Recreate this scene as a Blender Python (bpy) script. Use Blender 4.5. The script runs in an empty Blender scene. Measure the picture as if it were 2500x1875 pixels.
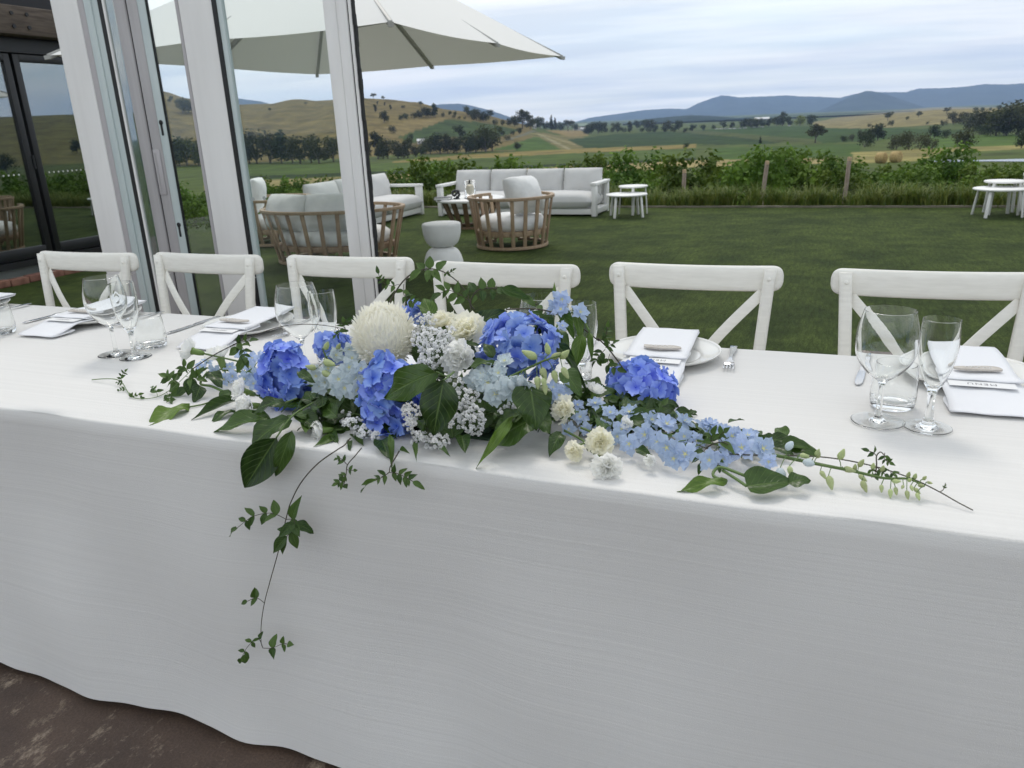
import bpy, bmesh, math, random
import numpy as np
from mathutils import Vector, Matrix

random.seed(7); rng = np.random.default_rng(7)
SC = bpy.context.scene
COL = SC.collection
rad = math.radians

# ------------------------------------------------------------------ camera
# world: x along the long table, y across it (0 = near table edge, positive = towards the lawn), z up
FOC, PITCH, ROLL, YAW = 1890.0, rad(18.55), rad(-2.4), rad(22.0)      # focal length in pixels of a 2500 px wide frame
_F = np.array([0, math.cos(PITCH), -math.sin(PITCH)]); _R = np.array([1.0, 0, 0]); _U = np.cross(_R, _F)
_R, _U = _R*math.cos(ROLL)+_U*math.sin(ROLL), _U*math.cos(ROLL)-_R*math.sin(ROLL)
_Z = np.array([[math.cos(YAW), -math.sin(YAW), 0], [math.sin(YAW), math.cos(YAW), 0], [0, 0, 1]])
_R, _U, _F = _Z@_R, _Z@_U, _Z@_F
CAM = np.array([0, -1.1, 1.32])
cd = bpy.data.cameras.new('camera'); cam = bpy.data.objects.new('camera', cd); COL.objects.link(cam)
cam.matrix_world = Matrix(((_R[0], _U[0], -_F[0], CAM[0]), (_R[1], _U[1], -_F[1], CAM[1]), (_R[2], _U[2], -_F[2], CAM[2]), (0, 0, 0, 1)))
cd.sensor_width = 36; cd.lens = 36*FOC/2500; cd.clip_start = .05; cd.clip_end = 60000
cd.dof.use_dof = True; cd.dof.focus_distance = 1.75; cd.dof.aperture_fstop = 9.0
SC.camera = cam

# ------------------------------------------------------------------ world, sun, exposure
HAZE = 9.5e-5
SUN_EL, SUN_AZ = rad(58), rad(-25)          # azimuth measured from +y towards +x
W = bpy.data.worlds.new('World'); SC.world = W; W.use_nodes = True
nt = W.node_tree; nt.nodes.clear()
def nn(t, typ, **kw):
    n = t.nodes.new(typ)
    for k, v in kw.items():
        if k.startswith('i_'): n.inputs[k[2:].replace('_', ' ')].default_value = v
        else: setattr(n, k, v)
    return n
sky = nn(nt, 'ShaderNodeTexSky', sky_type='NISHITA', sun_disc=False)
sky.sun_elevation = SUN_EL; sky.sun_rotation = SUN_AZ; sky.air_density = 1.0; sky.dust_density = .6; sky.ozone_density = 1.0
geo = nn(nt, 'ShaderNodeTexCoord')
sep = nn(nt, 'ShaderNodeSeparateXYZ'); nt.links.new(geo.outputs['Generated'], sep.inputs[0])
zz = nn(nt, 'ShaderNodeMath', operation='MAXIMUM'); nt.links.new(sep.outputs[2], zz.inputs[0]); zz.inputs[1].default_value = 0.0
za = nn(nt, 'ShaderNodeMath', operation='ADD'); nt.links.new(zz.outputs[0], za.inputs[0]); za.inputs[1].default_value = .10
comb = nn(nt, 'ShaderNodeCombineXYZ')
for i in (0, 1):
    dv = nn(nt, 'ShaderNodeMath', operation='DIVIDE'); nt.links.new(sep.outputs[i], dv.inputs[0]); nt.links.new(za.outputs[0], dv.inputs[1]); nt.links.new(dv.outputs[0], comb.inputs[i])
mp = nn(nt, 'ShaderNodeMapping'); mp.inputs['Rotation'].default_value = (0, 0, rad(-14)); mp.inputs['Scale'].default_value = (.38, .55, 1); nt.links.new(comb.outputs[0], mp.inputs[0])
n1 = nn(nt, 'ShaderNodeTexNoise'); n1.inputs['Scale'].default_value = 1.25; n1.inputs['Detail'].default_value = 7; n1.inputs['Roughness'].default_value = .5; n1.inputs['Distortion'].default_value = .35
nt.links.new(mp.outputs[0], n1.inputs['Vector'])
cr = nn(nt, 'ShaderNodeValToRGB'); cr.color_ramp.elements[0].position = .38; cr.color_ramp.elements[0].color = (.72, .72, .72, 1); cr.color_ramp.elements[1].position = .56; cr.color_ramp.elements[1].color = (1, 1, 1, 1)
nt.links.new(n1.outputs['Fac'], cr.inputs[0])
n2 = nn(nt, 'ShaderNodeTexNoise'); n2.inputs['Scale'].default_value = 1.35; n2.inputs['Detail'].default_value = 7; n2.inputs['Roughness'].default_value = .55
mp2 = nn(nt, 'ShaderNodeMapping'); mp2.inputs['Location'].default_value = (3.3, 1.7, 0); mp2.inputs['Scale'].default_value = (.6, 1.2, 1); nt.links.new(mp.outputs[0], mp2.inputs[0]); nt.links.new(mp2.outputs[0], n2.inputs['Vector'])
cc = nn(nt, 'ShaderNodeValToRGB'); cc.color_ramp.elements[0].position = .40; cc.color_ramp.elements[0].color = (5.0, 5.4, 5.75, 1); cc.color_ramp.elements[1].position = .60; cc.color_ramp.elements[1].color = (7.6, 7.5, 7.1, 1)
nt.links.new(n2.outputs['Fac'], cc.inputs[0])
mx = nn(nt, 'ShaderNodeMix', data_type='RGBA')
nt.links.new(cr.outputs[0], mx.inputs[0]); nt.links.new(sky.outputs[0], mx.inputs[6]); nt.links.new(cc.outputs[0], mx.inputs[7])
hzn = nn(nt, 'ShaderNodeMath', operation='MULTIPLY'); nt.links.new(zz.outputs[0], hzn.inputs[0]); hzn.inputs[1].default_value = -7.
hze = nn(nt, 'ShaderNodeMath', operation='EXPONENT'); nt.links.new(hzn.outputs[0], hze.inputs[0])
hzm = nn(nt, 'ShaderNodeMath', operation='MULTIPLY_ADD'); nt.links.new(hze.outputs[0], hzm.inputs[0]); hzm.inputs[1].default_value = .16; hzm.inputs[2].default_value = 1.0
glow = nn(nt, 'ShaderNodeVectorMath', operation='SCALE'); nt.links.new(mx.outputs[2], glow.inputs[0]); nt.links.new(hzm.outputs[0], glow.inputs['Scale'])   # thin cloud is brighter towards the horizon, all round
bg = nn(nt, 'ShaderNodeBackground'); bg.inputs[1].default_value = .12
wo = nn(nt, 'ShaderNodeOutputWorld'); nt.links.new(glow.outputs[0], bg.inputs[0]); nt.links.new(bg.outputs[0], wo.inputs[0])
sl = bpy.data.lights.new('sun', 'SUN'); sl.energy = .9; sl.angle = rad(20); sl.color = (1, .94, .85)
so = bpy.data.objects.new('sun', sl); COL.objects.link(so)
sd = Vector((math.sin(SUN_AZ)*math.cos(SUN_EL), math.cos(SUN_AZ)*math.cos(SUN_EL), math.sin(SUN_EL)))
so.rotation_euler = sd.to_track_quat('Z', 'Y').to_euler()
SC.view_settings.view_transform = 'Standard'; SC.view_settings.look = 'None'; SC.view_settings.gamma = 1; SC.view_settings.exposure = 0.57; SC.view_settings.use_curve_mapping = False
SC.cycles.use_denoising = True
SC.cycles.max_bounces = 24; SC.cycles.transmission_bounces = 24; SC.cycles.glossy_bounces = 8; SC.cycles.transparent_max_bounces = 16; SC.cycles.diffuse_bounces = 4; SC.cycles.volume_bounces = 1
SC.cycles.sample_clamp_indirect = 6

# ------------------------------------------------------------------ measuring helpers (pixels of the photograph -> places in the world)
def ray(x, y): return (x-1250)/FOC*_R-(y-937.5)/FOC*_U+_F
def on_level(x, y, z): d = ray(x, y); return CAM+d*((z-CAM[2])/d[2])
def on_depth(x, y, n): d = ray(x, y); return CAM+d*((n-CAM[1])/d[1])
def px_of(X):
    v = np.asarray(X, float)-CAM; z = v@_F
    z = np.where(z < .01, .01, z)
    return 1250+FOC*(v@_R)/z, 937.5-FOC*(v@_U)/z
def S(r, g, b):
    f = lambda c: (c/255/12.92) if c/255 <= .04045 else ((c/255+.055)/1.055)**2.4
    return (f(r), f(g), f(b), 1)

# ------------------------------------------------------------------ objects
def tag(o, label=None, cat=None, group=None, kind=None):
    if label: o['label'] = label
    if cat: o['category'] = cat
    if group: o['group'] = group
    if kind: o['kind'] = kind
    return o
def empty(name, loc=(0, 0, 0), rz=0, label=None, cat=None, group=None):
    o = bpy.data.objects.new(name, None); COL.objects.link(o); o.empty_display_size = .02
    o.location = Vector(loc); o.rotation_euler = (0, 0, rz)
    return tag(o, label, cat, group)
def mesh(name, v, f, mat=None, smooth=True, uv=None):
    me = bpy.data.meshes.new(name); me.from_pydata([tuple(map(float, p)) for p in v], [], [tuple(map(int, q)) for q in f])
    if mat is not None:
        for m in (mat if isinstance(mat, (list, tuple)) else [mat]): me.materials.append(m)
    if smooth: me.polygons.foreach_set('use_smooth', [True]*len(me.polygons))
    if uv is not None:
        l = me.uv_layers.new(name='UVMap'); idx = np.zeros(len(me.loops), dtype=np.int32); me.loops.foreach_get('vertex_index', idx)
        l.data.foreach_set('uv', np.asarray(uv, dtype=np.float32)[idx].ravel())
    me.update(); return me
def put(name, me, parent=None, M=None, loc=None):
    o = bpy.data.objects.new(name, me); COL.objects.link(o)
    if parent is not None: o.parent = parent
    if M is not None: o.matrix_local = M
    elif loc is not None: o.location = Vector(loc)
    return o
class G:
    """collects shapes for ONE mesh"""
    def __init__(s): s.v = []; s.f = []
    def add(s, v, f):
        k = len(s.v); s.v.extend([tuple(p) for p in v]); s.f.extend([tuple(i+k for i in q) for q in f]); return s
    def box(s, lo, hi):
        (a, b, c), (d, e, g) = lo, hi
        return s.add([(a, b, c), (d, b, c), (d, e, c), (a, e, c), (a, b, g), (d, b, g), (d, e, g), (a, e, g)],
                     [(3, 2, 1, 0), (4, 5, 6, 7), (0, 1, 5, 4), (1, 2, 6, 5), (2, 3, 7, 6), (3, 0, 4, 7)])
    def tube(s, pts, r, seg=8, cap=True):
        P = [Vector(p) for p in pts]; n = len(P); rr = r if isinstance(r, (list, tuple)) else [r]*n
        v = []; f = []; ref = None
        for i in range(n):
            t = (P[min(i+1, n-1)]-P[max(i-1, 0)]).normalized()
            if ref is None: ref = t.orthogonal().normalized()
            ref = (ref-t*ref.dot(t)).normalized(); b = t.cross(ref)
            for k in range(seg):
                a = 2*math.pi*k/seg; v.append(P[i]+(ref*math.cos(a)+b*math.sin(a))*rr[i])
        for i in range(n-1):
            for k in range(seg): f.append((i*seg+k, i*seg+(k+1) % seg, (i+1)*seg+(k+1) % seg, (i+1)*seg+k))
        if cap: f.append(tuple(range(seg))[::-1]); f.append(tuple((n-1)*seg+k for k in range(seg)))
        return s.add(v, f)
    def bar(s, p, q, w, t, up=(0, 0, 1)):
        """rectangular bar from p to q, w wide (across up), t thick"""
        p, q = Vector(p), Vector(q); d = (q-p).normalized(); x = d.cross(Vector(up)).normalized(); y = x.cross(d)
        v = []
        for c in (p, q):
            for sx, sy in ((-1, -1), (1, -1), (1, 1), (-1, 1)): v.append(c+x*sx*w/2+y*sy*t/2)
        return s.add(v, [(3, 2, 1, 0), (4, 5, 6, 7), (0, 1, 5, 4), (1, 2, 6, 5), (2, 3, 7, 6), (3, 0, 4, 7)])
    def lathe(s, prof, seg=32, c=(0, 0, 0), closed=False):
        v = []; f = []; n = len(prof)
        for r, z in prof:
            for k in range(seg): a = 2*math.pi*k/seg; v.append((c[0]+r*math.cos(a), c[1]+r*math.sin(a), c[2]+z))
        for i in range(n-1 if not closed else n):
            j = (i+1) % n
            for k in range(seg): f.append((i*seg+k, i*seg+(k+1) % seg, j*seg+(k+1) % seg, j*seg+k))
        return s.add(v, f)
    def mesh(s, name, mat, smooth=False, bevel=0, bseg=2):
        me = mesh(name, s.v, s.f, mat, smooth)
        if bevel:
            bm = bmesh.new(); bm.from_mesh(me); bmesh.ops.bevel(bm, geom=[e for e in bm.edges if len(e.link_faces) == 2 and e.calc_face_angle(0) > .6], offset=bevel, segments=bseg, profile=.5, affect='EDGES')
            bm.to_mesh(me); bm.free()
            me.polygons.foreach_set('use_smooth', [True]*len(me.polygons))
            try: me.set_sharp_from_angle(angle=rad(50))
            except Exception: pass
        return me
def part(name, g, mat, parent, smooth=False, bevel=0, bseg=2): return put(name, g.mesh(name, mat, smooth, bevel, bseg), parent)
def solid(name, g, mat, smooth=False, bevel=0): return put(name, g.mesh(name, mat, smooth, bevel))
def copy_tree(o, parent=None):
    c = o.copy(); COL.objects.link(c)
    if parent is not None: c.parent = parent
    for ch in KIDS(o): copy_tree(ch, c)
    return c
def KIDS(o): return [k for k in o.children]
def frame(c, y, z, sx=1., sy=1., sz=1.):
    """matrix with local y along y and local z near z"""
    y = Vector(y).normalized(); z = Vector(z); z = z-y*z.dot(y)
    if z.length < 1e-6: z = y.orthogonal()
    z.normalize(); x = y.cross(z)
    return Matrix(((x[0]*sx, y[0]*sy, z[0]*sz, c[0]), (x[1]*sx, y[1]*sy, z[1]*sz, c[1]), (x[2]*sx, y[2]*sy, z[2]*sz, c[2]), (0, 0, 0, 1)))
def rel(M, root): return Matrix.Translation(-Vector(root))@M
def spline(P, n):
    P = np.array(P, float); k = len(P); t = np.linspace(0, k-1, n); out = []
    for q in t:
        i = min(int(q), k-2); u = q-i; a, b, c, d = P[max(i-1, 0)], P[i], P[i+1], P[min(i+2, k-1)]
        out.append(.5*((2*b)+(-a+c)*u+(2*a-5*b+4*c-d)*u*u+(-a+3*b-3*c+d)*u**3))
    return np.array(out)

# ------------------------------------------------------------------ materials
def material(name, col, rough=.6, col2=None, nscale=5., ndetail=4, bump=0., bscale=60., spec=.5, metal=0., rnd=0., translucent=0., stretch=None, coat=0., coords='Object', dist=.002, ramp=(.35, .65), tcol=None, sheen=0):
    m = bpy.data.materials.new(name); m.use_nodes = True; t = m.node_tree; b = t.nodes['Principled BSDF']; out = t.nodes['Material Output']
    b.inputs['Roughness'].default_value = rough; b.inputs['Metallic'].default_value = metal; b.inputs['Specular IOR Level'].default_value = spec
    if coat: b.inputs['Coat Weight'].default_value = coat
    if sheen: b.inputs['Sheen Weight'].default_value = sheen
    tc = nn(t, 'ShaderNodeTexCoord'); vec = tc.outputs[coords]
    if stretch:
        mpn = nn(t, 'ShaderNodeMapping'); mpn.inputs['Scale'].default_value = stretch; t.links.new(vec, mpn.inputs[0]); vec = mpn.outputs[0]
    csock = None
    if col2 is not None:
        n = nn(t, 'ShaderNodeTexNoise'); n.inputs['Scale'].default_value = nscale; n.inputs['Detail'].default_value = ndetail; t.links.new(vec, n.inputs['Vector'])
        r = nn(t, 'ShaderNodeValToRGB'); r.color_ramp.elements[0].position, r.color_ramp.elements[1].position = ramp; r.color_ramp.elements[0].color = col; r.color_ramp.elements[1].color = col2
        t.links.new(n.outputs['Fac'], r.inputs[0]); csock = r.outputs[0]
    if rnd:
        oi = nn(t, 'ShaderNodeObjectInfo'); h = nn(t, 'ShaderNodeHueSaturation')
        mr = nn(t, 'ShaderNodeMapRange'); mr.inputs['To Min'].default_value = 1-rnd; mr.inputs['To Max'].default_value = 1+rnd; t.links.new(oi.outputs['Random'], mr.inputs[0]); t.links.new(mr.outputs[0], h.inputs['Value'])
        wn = nn(t, 'ShaderNodeMath', operation='MULTIPLY_ADD'); wn.inputs[1].default_value = rnd*.12; wn.inputs[2].default_value = .5-rnd*.06; t.links.new(oi.outputs['Random'], wn.inputs[0]); t.links.new(wn.outputs[0], h.inputs['Hue'])
        if csock: t.links.new(csock, h.inputs['Color'])
        else: h.inputs['Color'].default_value = col
        csock = h.outputs[0]
    if csock: t.links.new(csock, b.inputs['Base Color'])
    else: b.inputs['Base Color'].default_value = col
    if bump:
        n = nn(t, 'ShaderNodeTexNoise'); n.inputs['Scale'].default_value = bscale; n.inputs['Detail'].default_value = 3; t.links.new(vec, n.inputs['Vector'])
        bp = nn(t, 'ShaderNodeBump'); bp.inputs['Strength'].default_value = bump; bp.inputs['Distance'].default_value = dist; t.links.new(n.outputs['Fac'], bp.inputs['Height']); t.links.new(bp.outputs[0], b.inputs['Normal'])
    if translucent:
        tr = nn(t, 'ShaderNodeBsdfTranslucent'); mxs = nn(t, 'ShaderNodeMixShader'); mxs.inputs[0].default_value = translucent
        if tcol: tr.inputs[0].default_value = tcol
        elif csock: t.links.new(csock, tr.inputs[0])
        else: tr.inputs[0].default_value = col
        t.links.new(b.outputs[0], mxs.inputs[1]); t.links.new(tr.outputs[0], mxs.inputs[2]); t.links.new(mxs.outputs[0], out.inputs[0])
    return m
def glass_mat(name, tint=(1, 1, 1, 1), ior=1.45, rough=0.):
    m = bpy.data.materials.new(name); m.use_nodes = True; b = m.node_tree.nodes['Principled BSDF']
    b.inputs['Base Color'].default_value = tint; b.inputs['Transmission Weight'].default_value = 1; b.inputs['Roughness'].default_value = rough; b.inputs['IOR'].default_value = ior
    return m
def pane_mat(name, tint, refl, ior=1.5):
    """flat window pane: fresnel mirror over a tinted clear sheet"""
    m = bpy.data.materials.new(name); m.use_nodes = True; t = m.node_tree; out = t.nodes['Material Output']; t.nodes.remove(t.nodes['Principled BSDF'])
    tr = nn(t, 'ShaderNodeBsdfTransparent'); tr.inputs[0].default_value = tint
    gl = nn(t, 'ShaderNodeBsdfGlossy'); gl.inputs['Roughness'].default_value = .01; gl.inputs[0].default_value = (.93, .97, .96, 1)
    fr = nn(t, 'ShaderNodeFresnel'); fr.inputs[0].default_value = ior
    mu = nn(t, 'ShaderNodeMath', operation='MULTIPLY_ADD'); mu.inputs[1].default_value = 1.0; mu.inputs[2].default_value = refl; t.links.new(fr.outputs[0], mu.inputs[0]); mu.use_clamp = True
    mxs = nn(t, 'ShaderNodeMixShader'); t.links.new(mu.outputs[0], mxs.inputs[0]); t.links.new(tr.outputs[0], mxs.inputs[1]); t.links.new(gl.outputs[0], mxs.inputs[2]); t.links.new(mxs.outputs[0], out.inputs[0])
    return m
M = {}
M['white_wood'] = material('white painted wood', (.83, .81, .75, 1), .45, (.77, .75, .69, 1), 14, bump=.12, bscale=35, stretch=(1, 8, 8), rnd=.03)
M['white_metal'] = material('white powder coat', (.78, .78, .76, 1), .4)
M['door_white'] = material('white painted frame', (.80, .79, .775, 1), .5, (.73, .72, .705, 1), 2.5, bump=.03, bscale=40, stretch=(4, 4, .6))
M['door_grey'] = material('grey aluminium', (.36, .345, .35, 1), .42, (.42, .405, .41, 1), 3, stretch=(6, 6, .5))
M['door_side'] = material('pale grey post shade and pull', (.42, .40, .41, 1), .5)  # white posts' shaded sides put into colour; also the door pull's own grey
M['door_pale'] = material('pale green aluminium', (.52, .585, .58, 1), .35, (.46, .53, .53, 1), 4, stretch=(5, 5, .7))
M['rubber'] = material('black rubber', (.008, .009, .01, 1), .6, bump=.3, bscale=60)
M['pane'] = pane_mat('door glass', (.95, .97, .96, 1), .0, 1.28)
M['dark_pane'] = pane_mat('reflective dark glass', (.5, .56, .55, 1), .30)
M['black_metal'] = material('black powder coat', (.012, .013, .015, 1), .4)
M['timber'] = material('weathered dark timber', (.055, .04, .03, 1), .75, (.11, .085, .065, 1), 6, bump=.5, bscale=20, stretch=(8, .8, 8))
M['dark_wall'] = material('dark cladding', (.022, .022, .026, 1), .7)
M['teak'] = material('teak', (.30, .205, .13, 1), .6, (.39, .285, .19, 1), 8, bump=.15, bscale=30, stretch=(6, 6, 1), rnd=.10)
M['cushion'] = material('grey outdoor fabric', (.60, .60, .59, 1), .9, (.55, .55, .54, 1), 3, bump=.15, bscale=250, sheen=.2)
M['pillow'] = material('white pillow fabric', (.84, .845, .835, 1), .9, (.74, .75, .75, 1), 6, bump=.35, bscale=14, dist=.02)
M['ceramic'] = material('white stone stool', (.80, .80, .78, 1), .55, (.72, .72, .70, 1), 5, bump=.15, bscale=30)
M['canopy'] = material('white parasol fabric', (.86, .86, .84, 1), .9, translucent=.17, tcol=(.62, .62, .56, 1))
M['porcelain'] = material('white glazed porcelain', (.76, .755, .72, 1), .12, coat=.4)
M['linen'] = material('white linen', (.78, .785, .81, 1), .9, bump=.25, bscale=500, dist=.0006, sheen=.2)
M['card'] = material('white card', (.78, .78, .78, 1), .7)
M['ink'] = material('grey ink', (.20, .20, .22, 1), .7)
M['stone_tag'] = material('beige stone', (.46, .42, .375, 1), .6, (.55, .51, .46, 1), 60)
M['white_ink'] = material('white ink', (.8, .8, .8, 1), .6)
M['steel'] = material('polished steel', (.62, .63, .65, 1), .16, metal=1)
M['glass'] = glass_mat('clear glass', (.99, 1, .995, 1), 1.42)
M['candle'] = material('candle wax', (.72, .66, .52, 1), .6)
M['foam'] = material('dark green floral foam', (.02, .045, .02, 1), .9)
# ------------------------------------------------------------------ terrain (one sheet to the horizon, with the valley, the hills and the fields)
def smooth(t): t = np.clip(t, 0, 1); return t*t*(3-2*t)
def az_of_px(x):
    d = ray(x, 300); return math.atan2(d[0], d[1])           # from +y towards +x
BR = [0, 13, 14.5, 17, 30, 60, 109, 200, 300, 420, 600, 900, 1500, 3000, 6000, 10000, 14000]
BZ = [-.45, -.45, -.6, -1.15, -1.9, -3.2, -5.6, -9.2, -12, -14, -15, -15.5, -15, -12, -6, -2, 0]
CREST = [(-1500, 2.6), (-400, 2.8), (0, 2.9), (400, 2.75), (577, 1.95), (690, 1.95), (811, 2.02), (885, 2.12), (958, 1.92), (1024, 1.62), (1083, 1.2), (1197, .62), (1257, .1), (1330, -.5), (1500, -1.6)]
CAZ = [az_of_px(x) for x, _ in CREST]; CE = [e for _, e in CREST]
RHILL = [(1900, -1.5), (1980, -.95), (2060, -.75), (2150, -.5), (2280, -.25), (2400, -.28), (2500, -.3), (2800, .2), (3400, 1.0), (5200, 1.6)]
RAZ = [az_of_px(x) for x, _ in RHILL]; RE = [e for _, e in RHILL]
POND = -6.15                                                   # level terrace holding the pond
def height(az, r):
    z = np.interp(r, BR, BZ)
    e = np.interp(az, CAZ, CE); crest = 1.32+1000*np.tan(np.radians(e)); w = np.clip((CAZ[-1]-az)/.05, 0, 1)*np.clip((az+2.2)/.4, 0, 1)
    s = np.where(r < 1000, smooth((r-470)/560)**.9, 1-smooth((r-1000)/1200))
    lump = 1+.05*np.sin(az*37+r*.006)+.03*np.sin(az*91-r*.011)
    z = z+np.maximum(crest-np.interp(1000, BR, BZ), 0)*s*w*np.where(r < 950, lump, 1)
    e2 = np.interp(az, RAZ, RE); crest2 = 1.32+1300*np.tan(np.radians(e2)); w2 = np.clip((az-RAZ[0])/.03, 0, 1)*np.clip((2.3-az)/.4, 0, 1)
    s2 = np.where(r < 1300, smooth((r-650)/650), 1-smooth((r-1300)/1500))
    z = z+np.maximum(crest2-np.interp(1300, BR, BZ), 0)*s2*w2
    z = z+np.where(r > 100, .35*np.sin(r*.035+az*23)*np.sin(az*41+r*.013)*np.clip(r/400, 0, 2), 0)
    pw = np.clip((r-112)/10, 0, 1)*np.clip((150-r)/12, 0, 1)*np.clip((az-az_of_px(2170))/.03, 0, 1)*np.clip((az_of_px(3000)-az)/.1, 0, 1)
    z = z*(1-pw)+POND*pw
    return z
def ground_point(az, r): return np.array([CAM[0]+r*math.sin(az), CAM[1]+r*math.cos(az), float(height(np.array(az), np.array(r)))])
def terrain_hit(x, y, r0=14., r1=9000.):
    d = ray(x, y); az = math.atan2(d[0], d[1]); h = math.hypot(d[0], d[1]); rs = np.geomspace(r0, r1, 3000)
    zr = CAM[2]+d[2]/h*rs; zt = height(np.full_like(rs, az), rs); k = np.where(zr <= zt)[0]
    r = rs[k[0]] if len(k) else 1000.
    return ground_point(az, r), r, az
azs = np.concatenate([np.arange(-180, -64, 2.5), np.arange(-64, 22, .14), np.arange(22, 180, 2.5)])*math.pi/180
rs_ = np.concatenate([[0.5, 6, 12, 13.2], np.geomspace(14, 10200, 270)])
A, Rr = np.meshgrid(azs, rs_, indexing='ij'); Zt = height(A, Rr)
TX = CAM[0]+Rr*np.sin(A); TY = CAM[1]+Rr*np.cos(A)
na, nr = A.shape
idx = np.arange(na*nr).reshape(na, nr)
i0 = idx; i1 = np.roll(idx, -1, axis=0)
quads = np.stack([i0[:, :-1], i0[:, 1:], i1[:, 1:], i1[:, :-1]], -1).reshape(-1, 4)
me = bpy.data.meshes.new('terrain'); vv = np.stack([TX, TY, Zt], -1).reshape(-1, 3)
me.vertices.add(len(vv)); me.vertices.foreach_set('co', vv.astype(np.float32).ravel())
me.loops.add(quads.size); me.loops.foreach_set('vertex_index', quads.astype(np.int32).ravel())
me.polygons.add(len(quads)); me.polygons.foreach_set('loop_start', np.arange(0, quads.size, 4, dtype=np.int32)); me.polygons.foreach_set('loop_total', np.full(len(quads), 4, dtype=np.int32))
me.update(); me.validate(); me.polygons.foreach_set('use_smooth', np.ones(len(me.polygons), dtype=bool))
PXx, PXy = px_of(vv); RAD = Rr.reshape(-1); AZ = A.reshape(-1)
def inside(poly):
    x, y = PXx, PXy; c = np.zeros(len(x), bool); n = len(poly)
    for i in range(n):
        (x1, y1), (x2, y2) = poly[i], poly[(i+1) % n]
        if y1 == y2: continue
        c ^= ((y1 > y) != (y2 > y)) & (x < (x2-x1)*(y-y1)/(y2-y1)+x1)
    return c
FD = .80
fc = np.zeros((len(vv), 3)); fc[:] = np.array(S(92, 104, 58)[:3])*np.array([.66, .69, .54])
def paint(mask, c): fc[mask] = np.array(S(*c)[:3])*np.array([.66, .69, .54])
front = np.abs(AZ) < 1.5
paint(front & (RAD < 60), (72, 88, 44))
paint(front & (RAD > 500) & (AZ < az_of_px(1300)), (126, 110, 74))          # dry grass on the left hill
paint(front & (RAD > 700) & (AZ > az_of_px(2500)), (120, 112, 72))
paint(inside([(888, 352), (893, 325), (1002, 292), (1089, 287), (1100, 292), (980, 333), (930, 352)]), (140, 122, 88))
paint(inside([(975, 334), (1094, 291), (1189, 300), (1268, 317), (1224, 334), (1121, 334), (990, 350)]), (66, 84, 46))
paint(inside([(1180, 300), (1262, 314), (1275, 308), (1200, 292)]), (128, 116, 78))
paint(inside([(1195, 368), (1311, 333), (1372, 366)]), (80, 104, 46))
paint(inside([(1275, 330), (1312, 322), (1365, 330), (1405, 330), (1430, 336), (1470, 366), (1375, 368), (1315, 334)]), (126, 118, 84))
paint(inside([(1308, 326), (1317, 326), (1400, 366), (1388, 366)]), (160, 150, 130))
paint(inside([(1320, 328), (1326, 327), (1445, 362), (1432, 364)]), (156, 142, 112))
paint(inside([(1225, 344), (1300, 318), (1312, 320), (1240, 344)]), (120, 118, 112))
paint(inside([(1330, 318), (1420, 318), (1440, 332), (1390, 334)]), (152, 130, 92))
paint(inside([(1385, 341), (1500, 328), (1617, 321), (1720, 326), (1807, 336), (1910, 349), (1834, 353), (1644, 353), (1432, 364)]), (52, 74, 36))
paint(inside([(1617, 319), (1700, 318), (1840, 330), (1990, 342), (2010, 350), (1910, 349), (1807, 336)]), (86, 94, 56))
paint(inside([(1700, 318), (1840, 308), (2060, 309), (2360, 318), (2330, 330), (2010, 350), (1990, 340)]), (62, 86, 40))
paint(inside([(1980, 300), (2060, 284), (2150, 274), (2280, 262), (2460, 262), (2600, 262), (2600, 282), (2440, 292), (2280, 304), (2130, 314), (2000, 312)]), (150, 136, 102))
paint(inside([(960, 394), (1130, 378), (1400, 364), (1700, 352), (1700, 361), (1400, 374), (1130, 389), (960, 402)]), (150, 132, 86))
paint(inside([(500, 408), (960, 398), (1130, 388), (1400, 374), (1700, 362), (1700, 388), (1400, 398), (1130, 414), (500, 438)]), (86, 104, 50))
paint(inside([(500, 434), (1130, 411), (1700, 385), (1700, 391), (1130, 418), (500, 444)]), (46, 62, 30))
paint(inside([(500, 446), (1130, 419), (1700, 391), (2050, 386), (2050, 398), (1700, 408), (1130, 452), (500, 470)]), (168, 150, 114))
paint(inside([(1740, 362), (2100, 350), (2100, 380), (1740, 390)]), (76, 100, 44))
paint(inside([(2080, 372), (2500, 352), (2560, 350), (2560, 362), (2300, 372), (2250, 392), (2080, 400)]), (158, 146, 100))
paint(inside([(2250, 335), (2560, 325), (2560, 352), (2250, 362)]), (88, 112, 48))
ca = me.color_attributes.new('field', 'FLOAT_COLOR', 'POINT'); ca.data.foreach_set('color', np.concatenate([fc, np.ones((len(fc), 1))], 1).astype(np.float32).ravel())
tm = bpy.data.materials.new('fields'); tm.use_nodes = True; t = tm.node_tree; b = t.nodes['Principled BSDF']; b.inputs['Roughness'].default_value = .95; b.inputs['Specular IOR Level'].default_value = .1
at_ = nn(t, 'ShaderNodeAttribute', attribute_name='field'); tc = nn(t, 'ShaderNodeTexCoord')
nz = nn(t, 'ShaderNodeTexNoise'); nz.inputs['Scale'].default_value = .06; nz.inputs['Detail'].default_value = 9; nz.inputs['Roughness'].default_value = .68; t.links.new(tc.outputs['Object'], nz.inputs['Vector'])
rp = nn(t, 'ShaderNodeMapRange'); rp.inputs['From Min'].default_value = .3; rp.inputs['From Max'].default_value = .7; rp.inputs['To Min'].default_value = .42; rp.inputs['To Max'].default_value = 1.42; t.links.new(nz.outputs['Fac'], rp.inputs[0])
mu = nn(t, 'ShaderNodeMix', data_type='RGBA', blend_type='MULTIPLY'); mu.inputs[0].default_value = 1; t.links.new(at_.outputs['Color'], mu.inputs[6]); t.links.new(rp.outputs[0], mu.inputs[7]); t.links.new(mu.outputs[2], b.inputs['Base Color'])
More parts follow.
